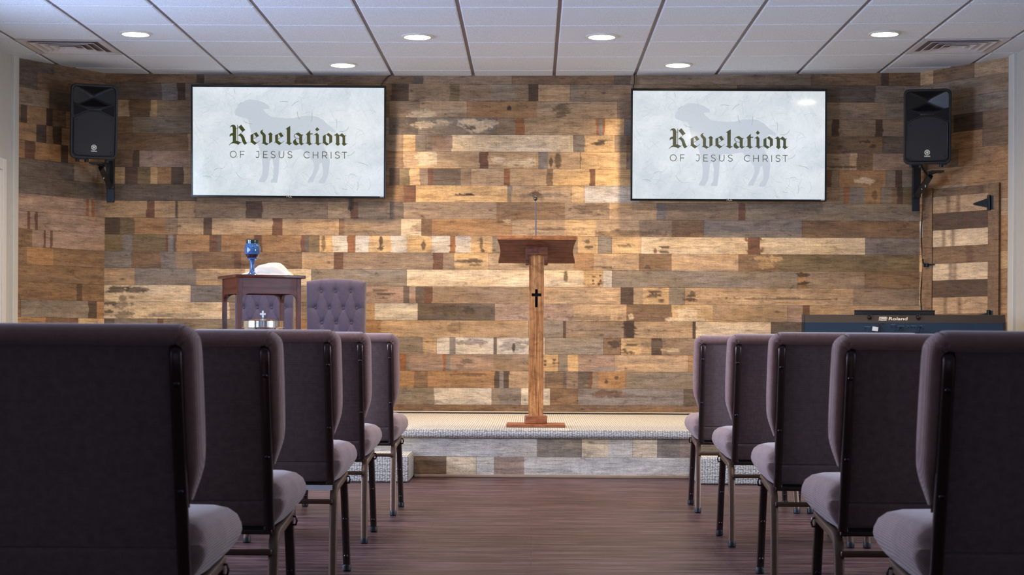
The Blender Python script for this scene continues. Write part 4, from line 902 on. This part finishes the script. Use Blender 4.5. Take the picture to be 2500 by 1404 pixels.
def make_tv():
    o = thing('television', '', 'television', (0, 0, 0), 0, 'wall-mounted televisions showing the same title slide')
    w2, h2 = 238.5/KTV, 137.0/KTV; sw, sh = 234.0/KTV, 131.2/KTV
    bm = B(); box(bm, -w2, w2, .004, .035, -h2, h2, .004); box(bm, -w2*.6, w2*.6, .035, .06, -h2*.8, h2*.5, .01); obj('cabinet', bm, M['bezel'], o, True)
    bm = B(); box(bm, -.25, .25, .058, .108, -.16, .16, .004); obj('wall_mount', bm, M['steel'], o)
    bm = B(); zo = .002*0
    t0, t1, t2 = .0065, .0065, .011
    box(bm, -w2, -sw, 0, .006, -h2, h2, .0015); box(bm, sw, w2, 0, .006, -h2, h2, .0015); box(bm, -sw, sw, 0, .006, sh, h2, .0015); box(bm, -sw, sw, 0, .006, -h2, -sh-.003, .0015); obj('bezel', bm, M['bezel'], o)
    bm = B(); add(bm, [(-sw, .0035, -sh-.003), (sw, .0035, -sh-.003), (sw, .0035, sh), (-sw, .0035, sh)], [(0, 1, 2, 3)]); scr = obj('screen', bm, M['screen'], o)
    P2 = lambda d: (lambda px, py: ((px-TCX)/KTV, d, (TCY-py)/KTV))
    bm = B(); poly_flat(bm, [(450+x/4.254, 180+y/4.254) for (x, y) in LAMB], P2(.0032)); obj('lamb_silhouette', bm, M['lamb'], scr)
    rf = random.Random(3); bm = B()
    def fib(n_, wd, ln, mi):
        for _ in range(n_):
            x, y = rf.uniform(472, 932), rf.uniform(218, 472); a = rf.uniform(0, 2*pi); cv = rf.uniform(-.2, .2); pts = [(x, y)]; L_ = rf.uniform(*ln)
            for s_ in range(8):
                x += cos(a)*L_/8; y += sin(a)*L_/8; a += cv + rf.uniform(-.12, .12)
                if not (470 < x < 938 and 215 < y < 475): break
                pts.append((x, y))
            if len(pts) > 2: stroke2(bm, pts, wd, P2(.0030), mi)
    fib(130, .6, (6, 36), 1); fib(26, .8, (6, 26), 0)
    f_ = obj('paper_fibres', bm, [M['fibre'], M['fibre2']], scr); f_['kind'] = 'stuff'
    bm = B()
    for g_ in GL: poly_flat(bm, [AX(x, y) for (x, y) in g_], P2(.0026))
    q = obj('title_lettering', bm, M['ink'], scr); q['label'] = 'blackletter word Revelation'
    bm = B()
    for s_ in SUBT: stroke2(bm, [AX(x, y) for (x, y) in s_], 23/KA, P2(.0026))
    stroke2(bm, [AX(201+105*cos(2*pi*k/32), 1157+108*sin(2*pi*k/32)) for k in range(32)], 23/KA, P2(.0026), closed=True)
    q = obj('subtitle_lettering', bm, M['ink'], scr); q['label'] = 'thin capitals OF JESUS CHRIST'
    text_mesh('maker_mark', 'TCL', 6.6/KTV, M['glow'], o, (1.5/KTV, -.0008, -h2+3.0/KTV), (pi/2, 0, 0), .0003, bold=.0006, sx=1.25)
    bm = B(); box(bm, w2-14/KTV, w2-5/KTV, -.001, 0, -h2+2.6/KTV, -h2+4.2/KTV); obj('small_badge', bm, M['glow'], o)
    return o
tv = make_tv(); tvL = tv
p = at(704, 345.5, 13.06); tv.location = (p.x, 13.055, p.z); tv.rotation_euler = (radians(3.2), radians(.15), 0)
tv['label'] = 'wall-mounted television with title slide, left of the lectern'
tv2 = copy_tree(tv); p = at(1779, 353.8, 13.06); tv2.location = (p.x, 13.055, p.z); tv2.rotation_euler = (0, 0, 0)
tv2['label'] = 'wall-mounted television with title slide, right of the lectern'
for nm, pts, rr_, lb in (('cable', [(853, 480), (853, 500), (851, 512), (855, 515), (858, 508), (858, 482)], .004, 'short black cable loop hanging below the left television'),
                     ('cable', [(953, 182), (946, 188), (938, 196), (932, 206), (929, 214)], .004, 'dark cable running from the ceiling down to the left television'),
                     ('cable', [(1548, 180), (1549, 190), (1549, 202), (1546, 214), (1547, 222)], .004, 'dark cable running from the ceiling down to the right television')):
    bm = B(); tube(bm, [at(a, b, YW-.02) for (a, b) in pts], rr_, 8); tag(obj(nm, bm, M['cable'], None, True), lb, 'cable')
bm = B(); tube(bm, [(lambda s_, z: Vector((PR[0]+s_*.71-.012, PR[1]-s_*.70*1-.010, z)))(.03+.008*sin(i*.8), 2.02-i*.06) for i in range(26)], .004, 8)
tag(obj('cable', bm, M['cable'], None, True), 'thin dark cable hanging down the right corner beside the plank door', 'cable')

# ---------------------------------------------------------------- loudspeakers on brackets
def make_speaker():
    o = thing('loudspeaker', '', 'speaker', (0, 0, 0), 0, 'black loudspeakers mounted in the corners')
    w2, h2 = .168, .268
    # cabinet body: rounded front frame tapering to the back
    def rr(w_, h_, r, y, n_=6):
        P = []
        for (cx, cz, a0) in ((w_-r, h_-r, 0), (-w_+r, h_-r, pi/2), (-w_+r, -h_+r, pi), (w_-r, -h_+r, 1.5*pi)):
            for k in range(n_+1): a = a0+k/n_*pi/2; P.append((cx+r*cos(a), y, cz+r*sin(a)+(.010*(1-(cx/w_)**2) if False else 0)))
        return P
    bm = B(); secs = [rr(w2*.60, h2*.90, .03, .25), rr(w2*.80, h2*.96, .035, .2), rr(w2*.97, h2*.99, .035, .06), rr(w2, h2, .036, .03), rr(w2, h2, .036, .006), rr(w2-.006, h2-.006, .032, 0), rr(w2-.016, h2-.018, .026, .0), rr(w2-.020, h2-.022, .024, .010)]
    R = [[bm.verts.new((x, y, z + (.006*(1-(x/w2)**2)*(1 if z > 0 else -1)))) for (x, y, z) in s_] for s_ in secs]; n_ = len(R[0])
    for a, b in zip(R, R[1:]):
        for k in range(n_): bm.faces.new([a[k], a[(k+1) % n_], b[(k+1) % n_], b[k]])
    bm.faces.new(R[0]); cab = obj('cabinet', bm, M['black'], o, True)
    # horn: flared recess above, its lip curving down
    bm = B(); NX, NZ = 24, 18; G = []
    for j in range(NZ+1):
        row = []
        for i in range(NX+1):
            u = 2*i/NX-1; v = j/NZ
            ztop = h2-.016; zlow = .108 + .030*abs(u)**2.0 - .006
            z = zlow+(ztop-zlow)*v; x = u*(w2-.018)
            cx, cz = 0, h2-.085; rx = abs(x-cx)/(w2-.018); rz = abs(z-cz)/(.075)
            d = min(1, max(rx**1.15, rz**1.6)); y = .075*(1-d)+.004
            row.append(bm.verts.new((x, y+.003, z)))
        G.append(row)
    # the horn is a separate shell standing just in front of the cabinet face
    for r_ in G:
        for v_ in r_: v_.co.y = v_.co.y - .0
    for a, b in zip(G, G[1:]):
        for i in range(NX): bm.faces.new([a[i], a[i+1], b[i+1], b[i]])
    return o, cab, bm, G, w2, h2
def build_speaker():
    o, cab, bm, G, w2, h2 = make_speaker()
    # open the cabinet face behind the horn by pushing it back: face of the cabinet is rebuilt deeper
    me = cab.data
    obj('horn', bm, M['black'], o, True)
    bm = B(); bx_ = w2-.018; up = [(bx_*(1-2*k/24), .100+.030*abs(1-2*k/24)**2.0) for k in range(25)]
    prism(bm, [(-bx_, -h2+.019), (bx_, -h2+.019)] + up, lambda x, z: (x, .008, z), (0, .012, 0)); obj('baffle', bm, M['black'], o)
    bm = B()
    # lip below the horn and its bridge
    lip = [(u*(w2-.022), -.001, .102+.030*abs(u)**2.0) for u in [k/12-1 for k in range(25)]]
    tube(bm, lip, .0035, 8); obj('horn_lip', bm, M['black'], o, True)
    for s in (-1, 1):
        bm = B(); poly = [(s*(w2-.024), .122), (s*.060, .094), (s*.052, .080), (s*.075, .072), (s*(w2-.026), .040)]
        prism(bm, poly, lambda x, z: (x, .003, z), (0, .006, 0)); obj('bass_port', bm, M['void'], o)
    bm = B(); box(bm, -.05, .05, -.002, .008, .080, .094, .003); obj('bridge', bm, M['black'], o, True)
    # grille with arched top
    bm = B(); gx = w2-.026; pts = [(-gx, -h2+.045), (-gx+.02, -h2+.028), (0, -h2+.022), (gx-.02, -h2+.028), (gx, -h2+.045), (gx, .020)]
    for k in range(1, 16): u = 1-2*k/16; pts.append((gx*u, .020+.052*(1-abs(u)**2.2)))
    pts.append((-gx, .020)); prism(bm, pts, lambda x, z: (x, -.002, z), (0, .008, 0)); g_ = obj('grille', bm, M['grille'], o)
    bm = B(); tube(bm, [(x, -.0025, z) for (x, z) in pts+[pts[0]]], .003, 6); obj('grille_edge', bm, M['black'], o, True)
    for (x, z) in ((-gx+.022, .012), (gx-.022, .012), (-gx+.022, -h2+.05), (gx-.022, -h2+.05)):
        bm = B(); dome(bm, (x, -.002, z), .005, (0, -1, 0), .003); obj('screw', bm, M['screw'], o, True)
    # round maker's badge: ring with three crossed forks, word below
    bm = B(); cz = -h2+.082; Pl = lambda x, z: (x, -.0045, cz+z)
    stroke2(bm, [(.0175*cos(2*pi*k/28), .0175*sin(2*pi*k/28)) for k in range(28)], .0042, Pl, closed=True)
    for k in range(3):
        a = pi/2+k*pi/3; stroke2(bm, [(-.0145*cos(a), -.0145*sin(a)), (.0145*cos(a), .0145*sin(a))], .0048, Pl)
    bd = obj('badge', bm, M['glow'], o); bd['label'] = 'white ring badge with crossed forks'
    text_mesh('badge_word', 'YAMAHA', .0105, M['glow'], bd, (0, -.0045, cz-.0275), (pi/2, 0, 0), .0003, bold=.0007)
    for x in (-.11, -.045, .10):
        bm = B(); lathe(bm, [(0, 0), (.015, 0), (.015, .022), (0, .022)], (x, .05, -h2-.024), 16); obj('foot_knob', bm, M['rubber'], o, True)
    bm = B(); box(bm, -w2+.05, -w2+.115, .004, .03, -h2-.008, -h2+.004, .002); box(bm, w2-.075, w2-.03, .004, .03, -h2-.010, -h2+.004, .002); obj('underside_fittings', bm, M['steel'], o)
    return o
spk = build_speaker()
YS = 12.62
p = at(230, 297, YS); spk.location = (p.x, YS, p.z); spk.rotation_euler = (radians(4), 0, radians(21)); spk['label'] = 'black loudspeaker hung in the left corner above the plank wall seam'
sp2 = copy_tree(spk); p = at(2264, 309, YS); sp2.location = (p.x, YS, p.z); sp2.rotation_euler = (radians(4), 0, radians(-12)); sp2['label'] = 'black loudspeaker hung in the right corner above the plank door'
def bracket(cx, cy, tgt, side, label, z0, z1):
    o = thing('speaker_bracket', label, 'bracket', (cx, cy, 0), 0, 'black steel speaker brackets')
    T = Vector(tgt)-Vector((cx, cy, 0))
    bm = B(); box(bm, -.028, .028, -.030, -.006, z0, z1, .003); obj('wall_channel', bm, M['steel'], o)
    bm = B(); box(bm, -.030, .030, -.052, -.030, z0+.10, z1, .003); obj('slide_plate', bm, M['black'], o)
    bm = B(); a = Vector((0, -.055, z0+.12)); b = Vector((T.x*.75, T.y*.75, T.z-.03)); d = b-a
    tube(bm, [a, a+d*.35, a+d*.7, b], 1.0, 4, ell=[(.022, .028), (.024, .036), (.024, .036), (.02, .03)]); arm = obj('arm', bm, M['black'], o)
    bm = B(); tube(bm, [Vector((0, -.055, z1-.04)), Vector((T.x*.6, T.y*.6, T.z-.02)), T+Vector((0, 0, -.01))], .009, 8); obj('brace', bm, M['steel'], o, True)
    bm = B(); box(bm, T.x-.05, T.x+.05, T.y-.05, T.y+.05, T.z-.014, T.z-.001, .003); obj('mounting_plate', bm, M['black'], o)
    m_ = a+d*.30; bm = B(); box(bm, m_.x-.005, m_.x+.005, m_.y-.0405, m_.y-.0395, m_.z-.006, m_.z+.012); obj('label_mark', bm, M['glow'], o)
    m_ = a+d*.52; bm = B(); box(bm, m_.x-.002, m_.x+.003, m_.y-.0415, m_.y-.0405, m_.z-.02, m_.z+.01); obj('label_mark', bm, M['glow'], o)
pa = at(250, 400, YW-.08); zb0 = EYE+(HY-500)/325; zb1 = EYE+(HY-385)/325
bracket(-3.17, 13.09, (-3.19, YS+.12, 2.135), -1, 'black steel wall bracket under the left loudspeaker', zb0+.0, zb1+.04)
zb0 = EYE+(HY-512)/325
bracket(2.86, 13.10, (2.93, YS+.12, 2.10), 1, 'black steel wall bracket under the right loudspeaker', zb0, zb1+.03)

# ---------------------------------------------------------------- plank door in the right angled wall
L2 = sqrt((PRR[0]-PR[0])**2+(PRR[1]-PR[1])**2); ang = atan2(PRR[1]-PR[1], PRR[0]-PR[0])
dr = bpy.data.objects.new('door_2', None); link(dr); dr.location = (PR[0], PR[1], 0); dr.rotation_euler = (0, 0, ang); tag(dr, 'narrow ledged plank door with black strap hinges in the right angled wall', kind='structure')
SX = lambda px, py=600: s_on(px, py, PR, PRR)
def vc_box(name, x0, x1, z0, z1, th, cde, parent, seed):
    nx__, nz__ = max(2, int((x1-x0)/.012)), max(2, int((z1-z0)/.012)); xs_ = np.linspace(x0, x1, nx__); zs_ = np.linspace(z0, z1, nz__)
    S, Z = np.meshgrid(xs_, zs_); fs, fz = (5, 24) if (x1-x0) > (z1-z0) else (24, 5)
    col = np.ones(S.shape+(3,))*PAL[cde]; col *= (.75+.3*vnoise(S, Z, fs, fz, seed)+.22*vnoise(S, Z, fs*4, fz*3, seed+1))[..., None]
    if (x1-x0) > (z1-z0):
        rs = np.random.default_rng(seed)
        for _ in range(2):
            sc_ = x0+rs.random()*(x1-x0); a_ = np.clip(1.5-np.abs(S-sc_)/.018, 0, 1)*.6; col = col*(1-a_[..., None])+PAL['R']*.8*a_[..., None]
    y = -.004-th; V = [(xs_[i], y, zs_[j]) for j in range(nz__) for i in range(nx__)]; Fc = [(j*nx__+i, j*nx__+i+1, (j+1)*nx__+i+1, (j+1)*nx__+i) for j in range(nz__-1) for i in range(nx__-1)]
    nb = len(V); V += [(x0, y, z0), (x1, y, z0), (x1, y, z1), (x0, y, z1), (x0, 0, z0), (x1, 0, z0), (x1, 0, z1), (x0, 0, z1)]
    Fc += [(nb, nb+1, nb+5, nb+4), (nb+1, nb+2, nb+6, nb+5), (nb+2, nb+3, nb+7, nb+6), (nb+3, nb, nb+4, nb+7)]
    me = bpy.data.meshes.new(name); me.from_pydata(V, [], Fc); me.materials.append(M['plank']); ca = me.color_attributes.new('Col', 'FLOAT_COLOR', 'POINT')
    arr = np.ones((len(V), 4)); arr[:nb, :3] = col.reshape(-1, 3); arr[nb:, :3] = PAL[cde]*.8; ca.data.foreach_set('color', arr.ravel()); return link(bpy.data.objects.new(name, me), parent)
DZ1 = EYE+(HY-455)/327
xa, xb, xc, xd, xe = SX(2257), SX(2280), SX(2418), SX(2444), SX(2279)
vc_box('side_board', xa, xb, STZ, DZ1, .018, 'N', dr, 11); vc_box('hinge_board', xc, xd, STZ, DZ1+.0, .024, 'N', dr, 12)
z = EYE+(HY-476)/327; vc_box('top_board', xb, xc, z, DZ1-.005, .006, 'N', dr, 13); zz = z-.003
for k, cde in enumerate("TDLNLDTNL"):
    z2 = max(STZ, zz-.1245); vc_box('ledge_board', xb+.003, xc-.003, z2+.002, zz, .012, cde, dr, 20+k); zz = z2
    if zz <= STZ+.01: break
for zz_ in (EYE+(HY-495)/333, EYE+(HY-770)/333, .45):
    bm = B(); xh = xc+.012
    box(bm, xh-.012, xh+.012, -.040, -.026, zz_-.055, zz_+.055, .002); box(bm, xh+.012, xh+.036, -.031, -.027, zz_-.05, zz_+.05, .001)
    prism(bm, [(xh-.012, zz_-.035), (xh-.012, zz_+.035), (xh-.145, zz_+.006), (xh-.145, zz_-.006)], lambda x, z: (x, -.0265, z), (0, .004, 0))
    for q_ in (.03, .07, .11, .135): dome(bm, (xh-.012-q_, -.0267, zz_), .0035, (0, -1, 0), .002)
    for q_ in (-.035, 0, .035): dome(bm, (xh+.024, -.0312, zz_+q_), .004, (0, -1, 0), .002)
    obj('hinge', bm, M['steel'], dr, True)
zl_ = EYE+(HY-640)/327; xl_ = SX(2268)
bm = B(); box(bm, xl_-.018, xl_+.020, -.040, -.021, zl_-.02, zl_+.008, .003); tube(bm, [(xl_-.01, -.04, zl_), (xl_-.014, -.05, zl_+.02), (xl_-.012, -.05, zl_+.04)], .005, 8); box(bm, xl_+.02, xl_+.075, -.034, -.021, zl_-.008, zl_+.004, .003); obj('latch', bm, M['steel'], dr, True)

# ---------------------------------------------------------------- stage piano
KY = 11.8; kk = F/KY
pl_, pr_ = at(1960, 790, KY), at(2448, 792, KY)
kb = thing('stage_piano', 'long dark digital piano seen from behind on the right of the stage', 'piano', ((pl_.x+pr_.x)/2, KY, STZ), radians(-9))
hw = (pr_.x-pl_.x)/2; z_ = lambda py: at(2200, py, KY).z - STZ
zA_, zB_, zC_ = z_(769), z_(788), z_(822)
bm = B(); prof = [(0, zC_), (0, zB_), (.045, zA_), (.16, zA_+.004), (.17, zA_-.02), (.33, zA_-.05), (.33, zC_)]
n = len(prof); add(bm, [(-hw+.016, y, z) for (y, z) in prof]+[(hw-.016, y, z) for (y, z) in prof], [(i, (i+1) % n, n+(i+1) % n, n+i) for i in range(n)]+[tuple(range(n)), tuple(range(n, 2*n))]); bmesh.ops.recalc_face_normals(bm, faces=bm.faces)
bm.faces.ensure_lookup_table(); bm.faces[0].material_index = 1
obj('case', bm, [M['kbtop'], M['kbblue']], kb)
for s in (-1, 1):
    bm = B(); prism(bm, [(-.004, zC_-.002), (-.004, zB_+.002), (.043, zA_+.003), (.34, zA_-.02), (.34, zC_-.002)], lambda y, z: (s*hw, y, z), (-s*.016, 0, 0)); obj('end_cheek', bm, M['kbtop'], kb)
bm = B(); x = -hw+.07; i = 0
while x < hw-.08: box(bm, x, x+.0225, .19, .325, zA_-.035, zA_-.022, .001); x += .0235; i += 1
obj('keys', bm, M['kbwhite'], kb)
x0_, x1_ = at(2088, 760, KY).x-kb.location.x, at(2282, 760, KY).x-kb.location.x
zr0, zr1 = z_(768.5), z_(757.5)
bm = B(); box(bm, x0_, x1_, .05, .062, zr0-.004, zr1, .003); tube(bm, [(x0_, .052, zr1-.004), (x1_, .052, zr1-.004)], .006, 8); rs_ = obj('music_rest', bm, M['black'], kb, True)
for px in (2124.5, 2241.5):
    xx = at(px, 775, KY).x-kb.location.x; bm = B(); zz1 = z_(775)
    box(bm, xx-.014, xx+.014, .018, .052, zz1-.008, zr0+.004, .002); dome(bm, (xx, .016, zz1), .009, (0, -1, .2), .008); obj('rest_screw', bm, M['screw'], kb, True)
slope = Vector((0, .045, zA_-zB_)); ta = atan2(slope.z, slope.y); xl = at(2188, 778, KY).x-kb.location.x
cx_ = lambda px: at(px, 778, KY).x-kb.location.x
mid = lambda f_: (0.045*f_-.0012, zB_+(zA_-zB_)*f_)
y_, zz1 = mid(.5)
wt = text_mesh('maker_name', 'Roland', 13.5/kk, M['kbwhite'], kb, (cx_(2192.5), y_-.001, zz1), (ta, 0, 0), .0004, bold=.0005, sx=1.22, shear=.12)
bm = B(); PLg = lambda u, v: ((u)/kk, mid(.5+v/19.0)[0]-.0015, mid(.5+v/19.0)[1]+.0006)
ox = (cx_(2157.5))*kk
for pts in ([(-10.5, -4.8), (-8.8, 4.2), (7.5, 4.2), (9.3, 2.4), (8.6, -.4), (6.5, -1.2)], [(-8.3, -4.8), (-6.9, 2.4), (6.5, 2.4), (7, 1), (-4.5, .9)], [(-6.4, -4.8), (-5.2, -.6), (5.5, -.4)], [(8.2, -4.8), (-4.8, -4.6), (-4.2, -2.8), (7.6, -2.4)]):
    stroke2(bm, [(ox+a, b) for (a, b) in pts], .95, PLg)
obj('maker_emblem', bm, M['kbwhite'], kb)
bm = B()
for px, py, r in ((2115, 802, 2.2), (2154, 790.5, 1.4), (2159, 790.5, 1.6), (2176, 798, 2), (2187, 798, 2), (2196, 800, 1.6), (2201, 800, 1.6), (2206, 800, 1.7), (2217, 800, 1.7), (2225, 800, 1.8), (2232, 800, 1.6), (2240, 799, 1.4)):
    q = at(px, py, KY); cyl(bm, (q.x-kb.location.x, -.0035, q.z-STZ), (q.x-kb.location.x, .002, q.z-STZ), r/kk, 12)
obj('socket_row', bm, M['rubber'], kb, True)
bm = B()
for (a, b, c) in ((2112, 2126, 797.5), (2175, 2186, 792.5), (2192, 2208, 796), (2213, 2220, 796), (2224, 2238, 795.5), (2244, 2252, 795.5)):
    q0, q1 = at(a, c, KY), at(b, c, KY); box(bm, q0.x-kb.location.x, q1.x-kb.location.x, -.0012, 0, q0.z-STZ-.0012, q0.z-STZ+.0012)
obj('printed_labels', bm, plain('blue_grey_print', srgb(96, 128, 150), .6), kb)
q = at(2139, 803, KY-.02); bm = B(); bm_m = Matrix.Translation((q.x-kb.location.x, -.03, q.z-STZ)) @ Matrix.Rotation(radians(8), 4, 'Y')
box(bm, -.019, .019, -.004, .004, -.014, .014, .001, M4=bm_m)
o_ = obj('plug_tag', bm, M['paper'], kb); o_['label'] = 'white square tag on a plugged cable'
for pts in ([(2144, 790, .0), (2146, 800, -.02), (2150, 812, -.03), (2156, 840, -.02)], [(2200, 799, 0), (2194, 803, -.03), (2189, 812, -.03), (2186, 840, -.01)], [(2246, 799, 0), (2243, 802, -.03), (2241, 812, -.03), (2241, 840, -.01)]):
    bm = B(); tube(bm, [(at(a, b, KY).x-kb.location.x, c, at(a, b, KY).z-STZ) for (a, b, c) in pts], .005, 8); obj('plugged_cable', bm, M['cable'], kb, True)
std = thing('keyboard_stand', 'black folding cross-leg stand under the digital piano', 'stand', (kb.location.x+.02, KY+.16, STZ+.002), radians(-9))
for k, s in enumerate((-1, 1)):
    bm = B(); tube(bm, [(s*.42, s*.02, .02), (-s*.42, s*.02, zC_-.02)], .014, 8); obj('cross_leg', bm, M['steel'], std, True)
    bm = B(); tube(bm, [(s*.42, -.22, .014), (s*.42, .22, .014)], .014, 8); obj('foot_bar', bm, M['steel'], std, True)
    bm = B(); tube(bm, [(s*.42, -.15, zC_-.016), (s*.42, .17, zC_-.016)], .014, 8); obj('support_bar', bm, M['steel'], std, True)
